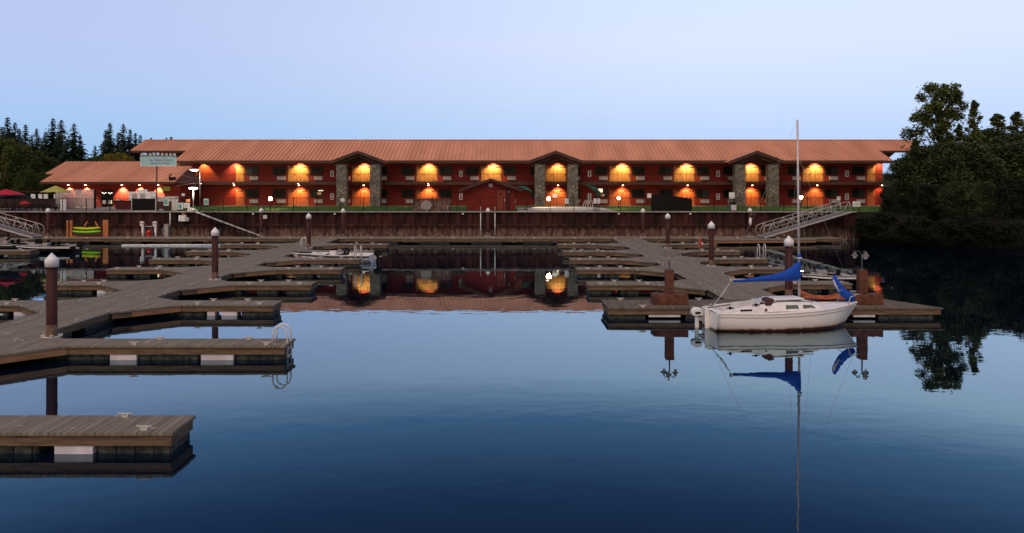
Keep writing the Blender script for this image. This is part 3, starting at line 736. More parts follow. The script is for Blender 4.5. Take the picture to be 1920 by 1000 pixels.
    # furled jib bagged at the bow
    c = MB(); secs3 = [((6.42,1.10),.11),((6.25,1.18),.17),((6.02,1.32),.18),((5.82,1.52),.17),((5.66,1.75),.15),((5.56,1.98),.11),((5.55,2.12),.05)]
    c.tube([(x,0,z) for (x,z),r in secs3],[r for _,r in secs3],12).build('jib_bag','blue',t)
    MB().tube([(5.70,-.13,1.45),(5.50,-.13,1.75),(5.47,-.05,1.95)],[.03,.05,.03],8).build('jib_foot','offwhite',t)
    for z in (1.22,1.5): MB().tube([(6.35-(z-1.1)*1.5,-.19,z),(6.38-(z-1.1)*1.5,0,z+.19)],.012,5).build('lashing','white',t)
    p = MB()
    for s in (-1,1):
        p.tube([(5.9,s*.42,.88),(6.0,s*.40,1.22),(6.55,s*.05,1.30),(6.75,0,1.28)],.016,6)
    p.build('bow_rail','galv',t)
    # rudder, cleats, cockpit bits
    MB().box(-.22,-.02,-.03,.03,-.4,.82).cb((-.06,0,.86),(.3,.07,.1)).build('rudder','white',t,bevel=.01)
    MB().tube([(-.1,0,.92),(.9,.05,1.02)],.022,6).build('tiller','trunk',t)
    for x,y in ((.6,-.66),(1.7,-.68)): MB().cb((x,y,1.0 if x<1 else 1.1),(.3,.05,.03)).lathe([(.05,0),(.05,.09),(0,.1)],(x,y,.96 if x<1 else 1.06),10).build('winch','black',t)
    MB().box(1.0,1.5,-.752,-.744,.86,.93).build('coaming_pocket','black',t)
    outboard('outboard',None,(-.45,.25,-.02),0,'white',1.08,parent=t).name = 'outboard_motor'
    MB().box(-.28,-.02,.15,.35,.50,.56).build('motor_bracket','grey',t)
    # mainsheet bundle hanging from the boom end
    m = MB()
    for k in range(3): m.tube([(.95,.02*k,2.02),(.55+.05*k,.02*k,1.5),(.12,.05*k,.95)],.014,5)
    m.build('mainsheet','offwhite',t)
    return t
sb = sailboat()

for k,(a,b_,l) in enumerate((((8.6,31.9,.9),(8.1,33.45,DZ+.06),'pale mooring line from the sailboat stern to the cross dock'),((14.6,32.3,1.05),(15.6,33.5,DZ+.06),'pale mooring line from the sailboat bow to the cross dock'))):
    mid = tuple((p+q)/2-(.18 if i == 2 else 0) for i,(p,q) in enumerate(zip(a,b_)))
    tag(MB().tube([a,mid,b_],.016,6).build('mooring_line','offwhite'),l,'rope')
# ---- motor boats
def motorboat(name,label,loc,rz,Ln,beam,m_hull,m_deck,m_stripe,motor,seats=2,h=.55,stripe2=None):
    t = thing(name,label,'motorboat',loc,rz)
    bf = smooth_tab([(0,beam*.92),(.4,beam),(.65,beam*.86),(.85,beam*.48),(1,.04)])
    sh = smooth_tab([(0,h),(.5,h*1.02),(.8,h*1.14),(1,h*1.12)])
    b, rows = hull(24,Ln,bf,sh,lambda x:-.15,rake=.7,tr=-.1,flare=.9)
    b.build('hull',m_hull,t)
    for e in shell_edges(rows):
        MB().tube([(x,y*1.01,z) for x,y,z in e],.035,6).build('gunwale',m_deck,t)
        for k,(dz,mm) in enumerate(((.16,m_stripe),(.27,stripe2 or m_stripe))):
            s = MB(); pts = [(x-(.25*dz if x > Ln*.8 else 0),y,z) for x,y,z in e][:-2]
            for (xa,ya,za),(xb,yb,zb) in zip(pts,pts[1:]):
                f = 1.012-.06*k; s.add([(xa,ya*f,za-dz),(xb,yb*f,zb-dz),(xb,yb*f,zb-dz+.09),(xa,ya*f,za-dz+.09)],[(0,1,2,3)])
            s.build('hull_stripe',mm,t)
    d = MB(); n = len(rows)
    for i in range(n-1):
        (xa,ya,za),(xb,yb,zb) = rows[i][0],rows[i+1][0]; x = xa/Ln
        dz = -.03 if (x > .55 or x < .16) else -.32
        d.add([(xa,-abs(ya),za+dz),(xb,-abs(yb),zb+dz),(xb,abs(yb),zb+dz),(xa,abs(ya),za+dz)],[(0,1,2,3)])
    d.build('deck',m_deck,t)
    for k in range(seats):
        y = (-1)**k*beam*.42
        MB().cb((Ln*.36,y,h-.02),(.5,.5,.14)).cb((Ln*.36-.25,y,h+.16),(.1,.5,.42),ry=-.15).build('seat','black',t,bevel=.04)
    MB().cb((Ln*.50,-beam*.4,h+.08),(.45,.6,.34)).add([(Ln*.52,-beam*.75,h+.22),(Ln*.52,-beam*.1,h+.22),(Ln*.46,-beam*.2,h+.5),(Ln*.46,-beam*.65,h+.5)],[(0,1,2,3)],1).build('console',[m_deck,'glass'],t,bevel=.02)
    MB().cb((Ln*.86,0,h+.12),(.5,.12,.1)).tube([(Ln*.75,.1,h+.12),(Ln*.98,.1,h+.16)],.05,8).build('trolling_motor','black',t)
    for x,y in ((Ln*.2,-beam*.6),(Ln*.62,beam*.5),(Ln*.7,-beam*.4)): cleat(t,x,y).location.z = h+.02
    m = outboard('x',None,(-.38,0,-.22),0,motor,1.35,parent=t)
    return t
motorboat('motorboat','low white motorboat with black and red stripes moored in the open basin',(PX(697,57.3),57.6,0),R(180-4),6.3,1.1,'white','white','black','black',2,.58,'redp')
motorboat('motorboat','black open fishing boat moored near the kayaks and far gangway',(PX(140,66),66.2,0),R(180),5.6,1.0,'black','grey','white','black',3,.55,'black')
motorboat('motorboat','dark fishing boat at the picture edge behind the short finger dock',(PX(62,69.2),69.4,0),R(180),5.6,1.0,'black','grey','offwhite','black',2,.5,'black')
t = motorboat('motorboat','black motorboat with grey trim moored between tree-side finger docks',(PX(1600,45.2),45.4,0),R(180),3.4,.8,'black','grey','white','black',1,.5,'black')
def rowboat():
    t = thing('rowing_boat','black boat with white gunwale cut off by the picture edge beside the first walkway','rowing boat',(-26.4,30.9,0),R(6))
    b,rows = hull(18,5.2,smooth_tab([(0,.6),(.4,.75),(.8,.4),(1,.03)]),smooth_tab([(0,.42),(.6,.42),(1,.52)]),lambda x:-.1,.4,0)
    b.build('hull','black',t)
    for e in shell_edges(rows): MB().tube([(x,y,z) for x,y,z in e],.035,6).build('gunwale','white',t)
    for x in (1.2,2.8): MB().cb((x,0,.3),(.3,1.2,.04)).build('bench','trunk',t)
rowboat()
def kayak(label,loc,mt,Ln=2.95,rz=0):
    t = thing('kayak',label,'kayak',loc,rz,'kayaks on the rack')
    b = MB(); n = 22
    pts = []; rs = []
    for i in range(n+1):
        u = i/n; x = (u-.5)*Ln; r = .33*(1-abs(2*u-1)**2.6)+.015; z = .10*abs(2*u-1)**2
        for j in range(12):
            a = 2*pi*j/12; b.v.append((x,r*cos(a),z+.16*sin(a)*(r/.34)**.6))
    for i in range(n):
        for j in range(12): b.f.append((i*12+j,i*12+(j+1)%12,(i+1)*12+(j+1)%12,(i+1)*12+j)); b.m.append(0); b.sm.append(True)
    b.build('hull',mt,t)
    MB().lathe([(.20,.12),(.24,.17),(.20,.19),(.14,.12)],n=16).build('cockpit_rim','black',t).scale = (1.7,1,1)
    return t
ky = 77.6; kx = PX(163,ky)
kayak('yellow kayak lying on top of the rack',(kx,ky,PZ(429,ky)),'yel',2.9)
kayak('lime green kayak in the middle of the rack',(kx-.03,ky,PZ(435.5,ky)),'lime',3.0)
kayak('dark red kayak lowest on the rack',(kx+.1,ky,PZ(441,ky)),'maroon',2.8)
def rack():
    t = thing('kayak_rack','orange timber posts and arms holding the three kayaks','rack',(0,ky,DZ))
    for px,w in ((125,.18),(132,.22),(195,.52)):
        MB().box(-w/2,w/2,-.1,.1,0,1.75 if px>190 else 1.7).build('post','wood',t,(PX(px,ky),.35 if px > 190 else .2,0),bevel=.01)
    for px,s in ((154,-1),(176,1)):
        MB().cb((0,0,0),(.14,.12,.85),ry=-s*R(28)).build('brace','wood',t,(PX(px,ky),.6,1.2),bevel=.01)
    MB().box(PX(136,ky),PX(190,ky),.5,.62,.15,.27).build('crossbar','wood',t); MB().box(PX(136,ky),PX(190,ky),-.3,.3,.0,.06).build('skid','wood',t)
rack()
def canoe():
    t = thing('rope_coil','x','rope',(0,0,0))
# orange ropes heaped on the cross dock behind the bow
t = thing('rope_heap','orange and peach ropes stretched in a heap on the dock behind the sailboat bow','rope',(PX(1545,33.9),33.85,DZ+.24))
MB().box(-.95,.95,-.22,.22,-.235,.02).build('crate','black',t)
for k in range(16):
    a = -1.15; pts = []
    off = random.uniform(-.09,.09); ph = random.uniform(0,6)
    for i in range(15):
        u = i/14; x = -1.05+2.1*u; pts.append((x, .16*sin(ph)+.05*sin(u*9+ph), .12+.28*(2*u-1)**2*(.6+.4*sin(k)) + off+.02*sin(u*14+k)))
    MB().tube(pts,.022,6).build('rope','orange',t) if k%3 else MB().tube(pts,.02,6).build('rope','tan_board',t)
t = thing('pennant_stick','pale stick with red and white flag standing on a finger dock','flag',(PX(1311,55.5),55.5,DZ))
MB().tube([(0,0,0),(0.03,0,1.9)],.035,8).build('pole','tan_board',t)
MB().add([(.05,0,1.45),(.16,.03,1.40),(.26,0,1.1),(.22,.03,.95),(.12,0,.8),(.02,.02,.9)]+[(.05,.04,1.45),(.16,.07,1.40),(.26,.04,1.1),(.22,.07,.95),(.12,.04,.8),(.02,.06,.9)],
   [(5,4,3,2,1,0),(6,7,8,9,10,11)]+[(i,(i+1)%6,6+(i+1)%6,6+i) for i in range(6)]).build('flag','redp',t)
MB().add([(.2,-.01,1.25),(.3,-.01,1.1),(.2,-.01,.95),(.2,.06,1.25),(.3,.06,1.1),(.2,.06,.95)],[(2,1,0),(3,4,5),(0,1,4,3),(1,2,5,4),(2,0,3,5)]).build('flag_fly','white',t)
t = thing('float_boom','long white floating boom of two tubes before the wall dock','float boom',(PX(230,72.8),72.8,.04))
for k in range(2): MB().tube([(0,-.14+.3*k,0),(10.1,-.14+.3*k,.02)],.09,10).build('tube','pipe',t)
for x in (2.2,4.5,6.8,8.9): MB().cb((x,0,.06),(.08,.42,.08)).build('strap','black',t)
t = thing('fuel_pump','x','fuel pump',(PX(268,78.4),78.4,DZ),0,'white dock pumps'); 
MB().tube([(0,0,0),(0,0,.35)],.10,10).cb((0,0,.75),(.22,.25,.85)).cb((-.07,0,1.32),(.36,.3,.5),0).build('body','white',t,bevel=.03)
MB().lathe([(0,0),(.11,0),(.11,.02),(0,.02)],n=14).build('dial','grey',t,(-.05,-.155,1.38),(R(90),0,0))
t['label'] = 'white dock pump standing closer to the kayaks'
dup(t,(PX(292,78.4),78.4,DZ),0,'white dock pump standing closer to the grey cabinet')
tag(MB().tube([(0,0,0),(1.15,0,0)],.05,8).build('pump_rail','grey',loc=(PX(270,78.4)+.05,78.5,DZ+1.05)),'grey rail joining the two white dock pumps','rail')
t = thing('fire_box','red box with a glowing lamp on the dock between the two pumps','fire box',(PX(279,78.2),78.2,DZ))
MB().box(-.18,.18,-.15,.15,0,.55).build('box','redp',t,bevel=.02); MB().lathe([(.07,0),(.09,.06),(0,.12)],(0,-.06,.55),10).build('lamp','redlit',t)
t = thing('utility_cabinet','grey utility cabinet with hoses on the wall dock','cabinet',(PX(313,78.3),78.3,DZ))
MB().box(-.22,.22,-.2,.2,0,1.25).box(-.26,.26,-.24,.24,1.25,1.3).build('body','grey',t,bevel=.02)
for s in (-1,1): MB().tube([(s*.3+.12*cos(a),-.1,.6+.35*sin(a)) for a in [k*.5 for k in range(13)]],.03,6).build('hose','teal' if s<0 else 'black',t)
tag(MB().tube([(0,0,0),(0,0,2.35)],.045,8).cb((.08,0,1.9),(.1,.1,.1)).cb((0,0,2.4),(.1,.1,.12)).build('standpipe','pipe',loc=(PX(318,78.6),78.7,DZ)),'white standpipe rising from the grey cabinet to the wall top','pipe')
t = thing('wall_cabinet','white cabinet with small meter hanging on the wall below the signs','cabinet',(PX(345,79),78.95,PZ(415,79)))
MB().box(-.38,.35,-.45,-.02,0,.62).build('body','white',t,bevel=.03); MB().box(.36,.62,-.35,-.02,.02,.4).build('side_box','offwhite',t,bevel=.02); MB().box(-.08,.2,-.3,-.02,.63,.88).build('meter','tan_board',t)

# ------------------------------------------------------------------ fence on the wall
def fence(label,x0,x1,y,step,h=1.45,z=3.10):
    t = thing('fence',label,'fence',(x0,y,z)); ln = x1-x0
    MB().box(0,ln,-.015,.015,h-.05,h-.01).box(0,ln,-.015,.015,.08,.11).build('rail','black',t)
    p = MB(); x = .1
    while x < ln:
        p.box(x-.007,x+.007,-.007,.007,.08,h-.05); x += .14
    o = p.build('pickets','black',t)
    k = 0
    while k*step <= ln:
        MB().box(k*step-.03,k*step+.03,-.03,.03,-.05,h+.06).build('fence_post','black',t); k += 1
fence('thin black picket fence on the wall before the lawn and hotel',PX(375,79.4),PX(1585,79.4),79.42,2.47)
fence('thin black picket fence on the wall before the paved terrace',PX(-60,79.4),PX(332,79.4),79.42,2.5,h=1.35)

# ------------------------------------------------------------------ hotel
FY = 102.0; EY = 100.4; RY = 108.6; ZE = 9.10; SL = .392; ZR = ZE+SL*(RY-EY)
def hotel():
    H = thing('hotel','long two-storey red motel with terracotta metal roof and stone columns','hotel',(0,FY,G))
    O = lambda y: y-FY
    xl = PX(373,FY); xr = PX(1655,FY)
    ztop = PZ(301,FY)-G
    f2 = PZ(341,FY)-G         # second floor level
    MB().box(xl,xr,0,12,0,ztop).build('wall','red',H)
    # gallery slab, rails
    MB().box(xl-.1,xr+.3,-1.5,-.003,f2-.42,f2).build('gallery','fasciab',H)
    gr = MB(); gr.box(xl,xr,-1.47,-1.44,f2+1.0,f2+1.05); gr.box(xl,xr,-1.47,-1.44,f2+.08,f2+.11)
    x = xl
    while x < xr: gr.box(x-.006,x+.006,-1.461,-1.449,f2+.1,f2+1.0); x += .16
    gr.build('gallery_rail','black',H)
    # main roof
    r = MB()
    def rp(x,Y,dz=0): return (x,O(Y),ZE+SL*(Y-EY)-G+dz)
    NY = 104.3
    lf = PX(326,EY); lb = PX(272,RY); rf = PX(1674,EY); rbk = PX(1706,RY)
    def quad(a,b,c,d,th=.12):
        vs = [a,b,c,d]+[(v[0],v[1],v[2]-th) for v in (a,b,c,d)]
        r.add(vs,[(0,1,2,3),(7,6,5,4),(0,4,5,1),(1,5,6,2),(2,6,7,3),(3,7,4,0)])
    quad(rp(lf,EY),rp(rf,EY),rp(rf,NY),rp(lf,NY))
    quad(rp(lb,NY),rp(rbk,NY),rp(rbk,RY),rp(lb,RY))
    # back slope
    r.add([rp(lb,RY),rp(rbk,RY),(rbk,O(RY+9),ZR-G-SL*9),(lb,O(RY+9),ZR-G-SL*9)],[(0,1,2,3)])
    x = lb+.1
    while x < rbk:
        y0 = EY if lf < x < rf else NY
        a = rp(x,y0,.004); b = rp(x,RY,.004); w = .032; h = .095
        r.add([(a[0]-w,a[1],a[2]),(a[0]+w,a[1],a[2]),(b[0]+w,b[1],b[2]),(b[0]-w,b[1],b[2]),(a[0]-w,a[1],a[2]+h),(a[0]+w,a[1],a[2]+h),(b[0]+w,b[1],b[2]+h),(b[0]-w,b[1],b[2]+h)],
              [(4,5,6,7),(0,1,5,4),(1,2,6,5),(3,0,4,7)]); x += .552
    r.box(lb,rbk,O(RY)-.15,O(RY)+.15,ZR-G+.0,ZR-G+.09)
    r.build('roof','roof',H)
    fa = MB(); fa.box(lf,rf,O(EY)-.03,O(EY)+.06,ZE-G-.36,ZE-G-.005).box(lb,lf-.01,O(NY)-.03,O(NY)+.06,rp(0,NY)[2]-.3,rp(0,NY)[2]-.005).box(rf+.01,rbk,O(NY)-.03,O(NY)+.06,rp(0,NY)[2]-.3,rp(0,NY)[2]-.005)
    fa.build('eave_fascia','fasciab',H)
    MB().box(xl,xr,O(EY)+.07,-.003,ztop-.06,ztop+.0).build('soffit','fasciab',H)
    # end block under the higher roof step
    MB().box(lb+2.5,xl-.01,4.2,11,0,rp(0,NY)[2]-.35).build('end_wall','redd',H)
    doorz = (0.02,f2)
    dh = 2.08
    zs = {0:(.02,.02+dh),1:(f2+.01,f2+.01+dh)}
    cx = [PX(442+120.6*k,FY) for k in range(11)]
    u = FY/F
    door_m = MB(); w = .98
    door_m.box(-w/2-.07,w/2+.07,-.035,-.004,0,dh+.07,1).box(-w/2,w/2,-.06,-.036,.01,dh)
    for a in (.42,):
        door_m.box(-w/2+.14,w/2-.14,-.068,-.061,.2,.95).box(-w/2+.14,w/2-.14,-.068,-.061,1.1,dh-.2)
    door_mes = [door_m.mesh('door',['door_low','door_low']),door_m.mesh('door',['door','door'])]
    hand_me = MB().cb((w/2-.1,-.10,1.0),(.05,.06,.14)).mesh('handle',['black'])
    head_me = MB().box(-.3,.42,-.12,-.069,dh-.12,dh-.04).mesh('door_closer',['black'])
    win_me = MB().box(-.88,.88,-.05,-.004,0,1.16).mesh('window_frame',['dark'])
    pane2_me = MB().box(-.82,-.03,-.066,-.051,.06,1.10).box(.03,.82,-.066,-.051,.06,1.10,1).mesh('pane',['glass','curtain'])
    pane_me = MB().box(-.82,-.03,-.066,-.051,.06,1.10).box(.03,.82,-.066,-.051,.06,1.10).mesh('pane',['glass'])
    ac = MB().box(-.57,.57,-.22,-.004,0,.50)
    for k in range(7): ac.box(-.52,.52,-.235,-.221,.05+.06*k,.075+.06*k,1)
    ac_me = ac.mesh('ac_unit',['grey','offwhite'])
    sg = MB().box(-.23,.23,-.06,-.004,0,.82).box(-.10,.10,-.072,-.061,.10,.36,1).box(-.10,.10,-.072,-.061,.46,.70,1)
    sg_me = sg.mesh('light_panel',['white','black'])
    li_me = MB().lathe([(0,0),(.09,0),(.11,-.08),(.0,-.08)],n=10).mesh('ceiling_lamp',['dl'])
    def door(x,fl):
        d = obj('door',door_mes[fl],H,(x,0,zs[fl][0])); obj('handle',hand_me,d); obj('door_closer',head_me,d)
    def window(x,fl):
        wz = PZ(328.5 if fl else 370.5,FY)-G
        d = obj('window',win_me,H,(x,0,wz)); obj('pane',pane2_me if random.random() < .3 else pane_me,d)
        obj('air_conditioner',ac_me,H,(x+.28,0,(PZ(338,FY) if fl else PZ(381,FY))-G))
    amber = (1,.55,.17)
    for k,c in enumerate(cx):
        for fl in (0,1):
            if k < 10: door(c+.62,fl)
            if k > 0: door(c-1.10,fl)
            if 0 < k < 10: MB().box(c-.53,c+.045,-.03,-.004,0,dh+.05).box(c-.545,c-.50,-.05,-.031,0,dh+.05,1).box(c+.03,c+.07,-.05,-.031,0,dh+.05,1).build('door_surround',['door' if fl else 'door_low','dark'],H,(0,0,zs[fl][0]))
            if k < 10: window(c+2.25,fl)
            if k > 0: window(c-2.8,fl)
            z = ztop-.12 if fl else f2-.50
            lx = c+.05
            o = obj('ceiling_lamp',li_me,H,(lx,-.75,z+.05))
            pw = (1150 if fl else 720)*random.uniform(.7,1.25)
            if k == 10: pw *= .5
            col = (1,.72,.35) if fl else (1,.50,.20)
            spot(H,(lx,-.62,z-.04),(lx,-.10,z-1.7),pw*(.75 if (k > 6 and not fl) else 1),112,col,.8)
        # between modules: room number panels
    for k in (1,3,5,7,9):
        xx = (cx[k]+cx[k+1])/2
        for fl,zc in ((1,PZ(331.5,FY)-G),(0,PZ(374.5,FY)-G)): obj('light_panel',sg_me,H,(xx,0,zc))
    # extra lamp and window-less bay on the end
    spot(H,(PX(383,FY),-.55,ztop-.18),(PX(383,FY),-.05,ztop-1.8),1100,90,(1,.74,.20),.4)
    for px in (377,438,559,803):  # small white dots under the gallery
        MB().lathe([(0,0),(.06,0),(.06,-.07),(0,-.07)],n=8).build('step_light','dot',H,(PX(px,FY-1.5),-1.56,f2-.22))
    for px,py,w_,h_,l_ in ((603,358.5,.45,.12,1),(600,365,.35,.28,0),(1127,361,.4,.5,1),(1131,368,.3,.3,0)):
        MB().box(-w_,w_*.5,-.085,-.075,0,h_).build('window_light','glow' if l_ else 'glow_dim',H,(PX(px,FY),0,PZ(py,FY)-G))
    # gables with stone columns
    for gx,c1,c2 in ((671,642,704.5),(1042,1012,1073.5),(1419.5,1386,1448)):
        gx = PX(gx,98.3); yF = O(98.2); ze = PZ(303,98.3)-G; zp = PZ(283,98.3)-G; hw = 53*98.3/F
        g = MB(); yB = O(EY+(zp+G-ZE)/SL)
        th = .14
        for s in (-1,1):
            a = (gx,yF,zp); b = (gx+s*hw,yF,ze); c = (gx+s*hw,O(EY)+.1,ze); d = (gx,yB+.2,zp)
            vs = [a,b,c,d]+[(v[0],v[1],v[2]-th) for v in (a,b,c,d)]
            fs = [(0,1,2,3),(7,6,5,4),(0,4,5,1),(1,5,6,2),(2,6,7,3),(3,7,4,0)]
            g.add(vs,fs if s < 0 else [f[::-1] for f in fs])
        gb = g.build('gable_roof','roof',H)
        f = MB()
        for s in (-1,1):
            for (y0,dz,hh) in ((yF-.06,.03,.42),):
                vs = [(gx,y0,zp+dz),(gx+s*(hw+.05),y0,ze+dz),(gx+s*(hw+.05),y0,ze+dz-hh),(gx,y0,zp+dz-hh)]
                vs += [(x,y+.055,z) for x,y,z in vs]
                fs = [(0,1,2,3),(7,6,5,4),(0,4,5,1),(1,5,6,2),(2,6,7,3),(3,7,4,0)]
                f.add(vs,fs)
        f.build('bargeboard','fasciab',gb)
        # truss behind the bargeboard and gable infill
        q = MB(); y1 = yF+.25
        for s in (-1,1):
            vs = [(gx,y1,zp-.45),(gx+s*(hw-.5),y1,ze-.40),(gx+s*(hw-.5),y1,ze-.72),(gx,y1,zp-.78)]; vs += [(x,y+.12,z) for x,y,z in vs]
            q.add(vs,[(0,1,2,3),(7,6,5,4),(0,4,5,1),(1,5,6,2),(2,6,7,3),(3,7,4,0)])
        q.build('rafter','dark',H)
        for cc in (c1,c2):
            x = PX(cc,99); zt = PZ(310,99)-G
            MB().box(-.68,.68,-.6,.6,0,zt).box(-.74,.74,-.66,.66,zt,zt+.08).box(-.72,.72,-.64,.64,0,.12).build('stone_column','stone',H,(x,O(99),0),bevel=.03)
            MB().box(-.2,.2,-.2,.2,zt+.085,zt+1.0).build('post','fasciab',H,(x,O(99),0))
            
    return H
hotel()

# ------------------------------------------------------------------ lobby building
def lobby():
    LY = 96.6; E_ = 95.0; zr0 = PZ(341,E_)
    t = thing('lobby_building','low red building with wide terracotta roof and lit wall lamps','building',(0,LY,G))
    O = lambda y: y-LY
    xl = PX(108,LY); xr = PX(337,LY)
    MB().box(xl,xr,0,10,0,zr0-G-.15).build('wall','red',t)
    r = MB(); s = .375; RYY = E_+7.4
    def rp(x,Y): return (x,O(Y),zr0-G+s*(Y-E_))
    def quad(a,b,c,d,th=.12):
        vs = [a,b,c,d]+[(v[0],v[1],v[2]-th) for v in (a,b,c,d)]
        r.add(vs,[(0,1,2,3),(7,6,5,4),(0,4,5,1),(1,5,6,2),(2,6,7,3),(3,7,4,0)])
    lf = PX(75,E_); rf = PX(328,E_); NY = E_+3; lb = PX(123,RYY); 
    quad(rp(lf,E_),rp(rf,E_),rp(rf,NY),rp(lf,NY)); quad(rp(lb,NY),rp(rf,NY),rp(rf,RYY),rp(lb,RYY))
    r.add([rp(lb,RYY),rp(rf,RYY),(rf,O(RYY+7),zr0-G),(lb,O(RYY+7),zr0-G)],[(0,1,2,3)])
    x = lb+.2
    while x < rf:
        y0 = E_ if x > lf else NY
        a = rp(x,y0); b = rp(x,RYY); w = .028; h = .08
        r.add([(a[0]-w,a[1],a[2]),(a[0]+w,a[1],a[2]),(b[0]+w,b[1],b[2]),(b[0]-w,b[1],b[2]),(a[0]-w,a[1],a[2]+h),(a[0]+w,a[1],a[2]+h),(b[0]+w,b[1],b[2]+h),(b[0]-w,b[1],b[2]+h)],[(4,5,6,7),(0,1,5,4),(1,2,6,5),(3,0,4,7)]); x += .552
    r.build('roof','roof',t)
    MB().box(lf,rf,O(E_)-.04,O(E_)+.05,zr0-G-.30,zr0-G-.004).build('eave_fascia','fasciab',t)
    # glazed doors
    for px in (196,207.5):
        d = MB().box(-.36,.36,-.06,-.004,0,2.1).build('glazed_door','black',t,(PX(px,LY),0,.05))
        MB().box(-.28,.28,-.075,-.061,.15,1.95).build('pane','glass',d)
        MB().box(-.22,.22,-.09,-.076,.35,.8).build('notice','white',d)
        for k in range(3): MB().lathe([(0,0),(.06,.05),(0,.1)],(-.2+.2*k,-.1,1.72-.1*(k%2)),8).build('lantern','dot',d)
    for px in (131,163,231,264,299):
        x = PX(px,LY); z = zr0-G-.42
        MB().lathe([(0,0),(.08,0),(.10,-.09),(0,-.09)],n=10).build('wall_lamp','dl',t,(x,-.35,z+.05))
        spot(t,(x,-.50,z-.05),(x,-.05,z-1.5),2100*random.uniform(.8,1.2),88,(1,.76,.40),.55)
    # roof vent and sloping link to the hotel
    b = MB().tube([(0,0,0),(0,0,.6),(.15,0,.75),(.3,0,.6)],.07,8).cb((.35,0,.1),(.7,.5,.5)).build('roof_vent','black',t,(PX(314,E_),O(E_)+.6,zr0-G+.25))
    MB().box(PX(304,LY),PX(320,LY),-.4,-.1,1.75+.6,2.95).build('awning','olive',t,(0,0,-.3))
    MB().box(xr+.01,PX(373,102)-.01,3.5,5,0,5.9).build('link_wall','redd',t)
    g = MB()
    a=(rf,O(E_),zr0-G+.02); b_=(PX(352,99),O(99),PZ(318,99)-G); c=(PX(374,99.5),O(99.8),PZ(335,99.5)-G); d=(PX(374,98),O(98),PZ(346,98)-G)
    g.add([a,b_,c,d]+[(x,y,z-.18) for x,y,z in (a,b_,c,d)],[(0,3,2,1),(4,5,6,7),(0,1,5,4),(1,2,6,5),(2,3,7,6),(3,0,4,7)])
    g.build('link_roof','fasciab',t)
lobby()

# ------------------------------------------------------------------ small shed on the wall
def shed():
    Y = 83.2; x0 = PX(875,Y); x1 = PX(966,Y); cxx = (x0+x1)/2
    t = thing('shed','small red gabled shed between the dark panel and the pool','shed',(cxx,Y,G)); hw = (x1-x0)/2
    zp = PZ(336,Y)-G; ze = PZ(352,Y)-G
    b = MB(); n = 5; P = [(-hw,0),(hw,0),(hw,ze+.12),(0,zp-.1),(-hw,ze+.12)]
    b.add([(x,0,z) for x,z in P]+[(x,4.5,z) for x,z in P],[tuple(range(5)),tuple(reversed(range(5,10)))]+[(i,5+i,5+(i+1)%5,(i+1)%5) for i in range(5)])
    b.build('wall','red',t)
    ov = .75; r = MB()
    for s in (-1,1):
        k = (zp-ze)/hw; a=(0,-.6,zp+.06); c=(s*(hw+ov),-.6,zp+.06-k*(hw+ov)); vs=[a,c,(c[0],5.1,c[2]),(0,5.1,a[2])]; vs += [(x,y,z-.12) for x,y,z in vs]
        fs = [(0,1,2,3),(7,6,5,4),(0,4,5,1),(1,5,6,2),(2,6,7,3),(3,7,4,0)]; r.add(vs,fs if s<0 else [f[::-1] for f in fs])
    ro = r.build('roof','roof',t)
    f = MB()
    for s in (-1,1):
        k=(zp-ze)/hw; vs=[(0,-.66,zp+.09),(s*(hw+ov+.03),-.66,zp+.09-k*(hw+ov)),(s*(hw+ov+.03),-.66,zp-.20-k*(hw+ov)),(0,-.66,zp-.20)]; vs+=[(x,y+.055,z) for x,y,z in vs]
        f.add(vs,[(0,1,2,3),(7,6,5,4),(0,4,5,1),(1,5,6,2),(2,6,7,3),(3,7,4,0)])
    f.build('bargeboard','fasciab',ro)
    d = MB().box(-.52,.52,-.03,-.004,0,2.35,1).box(-.47,.47,-.05,-.031,0,2.25).build('door',['lobbydoor','dark'],t,(PX(940,Y)-cxx,0,.05))
    MB().cb((.36,-.09,1.1),(.05,.08,.3)).build('handle','white',d); MB().lathe([(.09,0),(.15,0),(.15,.02),(.09,.02)],n=14).build('door_sign','black',d,(-.1,-.055,1.75),(R(90),0,0))
    MB().box(-.2,.2,-.05,-.004,0,.38).build('wall_sign','offwhite',t,(PX(920,Y)-cxx,0,PZ(351,Y)-G))
    MB().lathe([(0,0),(.08,.03),(.09,.15),(.03,.25),(0,.26)],n=10).build('wall_lamp','grey',t,(PX(954,Y)-cxx,-.12,PZ(362,Y)-G))
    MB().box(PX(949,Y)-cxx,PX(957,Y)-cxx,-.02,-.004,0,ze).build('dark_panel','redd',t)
shed()

# ------------------------------------------------------------------ pool side
t = thing('pool','raised light-edged swimming pool beside the shed','pool',(0,84,G))
px0,px1 = PX(997,84),PX(1122,82); 
b = MB(); ring = []
for k in range(40):
    a = 2*pi*k/40; ring.append((cos(a),sin(a)))
cxx = (PX(998,84)+PX(1118,82))/2; rx = (px1-px0)/2; ry = 2.6
for x,y in ring: b.v += [(cxx+x*rx,-.4+y*ry,0),(cxx+x*rx,-.4+y*ry,.34),(cxx+x*(rx-.3),-.4+y*(ry-.3),.34),(cxx+x*(rx-.3),-.4+y*(ry-.3),.1)]
for k in range(40):
    j=(k+1)%40
    for q in range(3): b.f.append((k*4+q,j*4+q,j*4+q+1,k*4+q+1)); b.m.append(0); b.sm.append(True)
b.build('coping','offwhite',t)
MB().add([(cxx+x*(rx-.28),-.4+y*(ry-.28),.26) for x,y in ring],[tuple(range(40))]).build('pool_water','poolwater',t)
t2 = thing('pool_ladder','white looped pool ladder at the end of the pool','ladder',(PX(1102,82.5),82.5,G+.3))
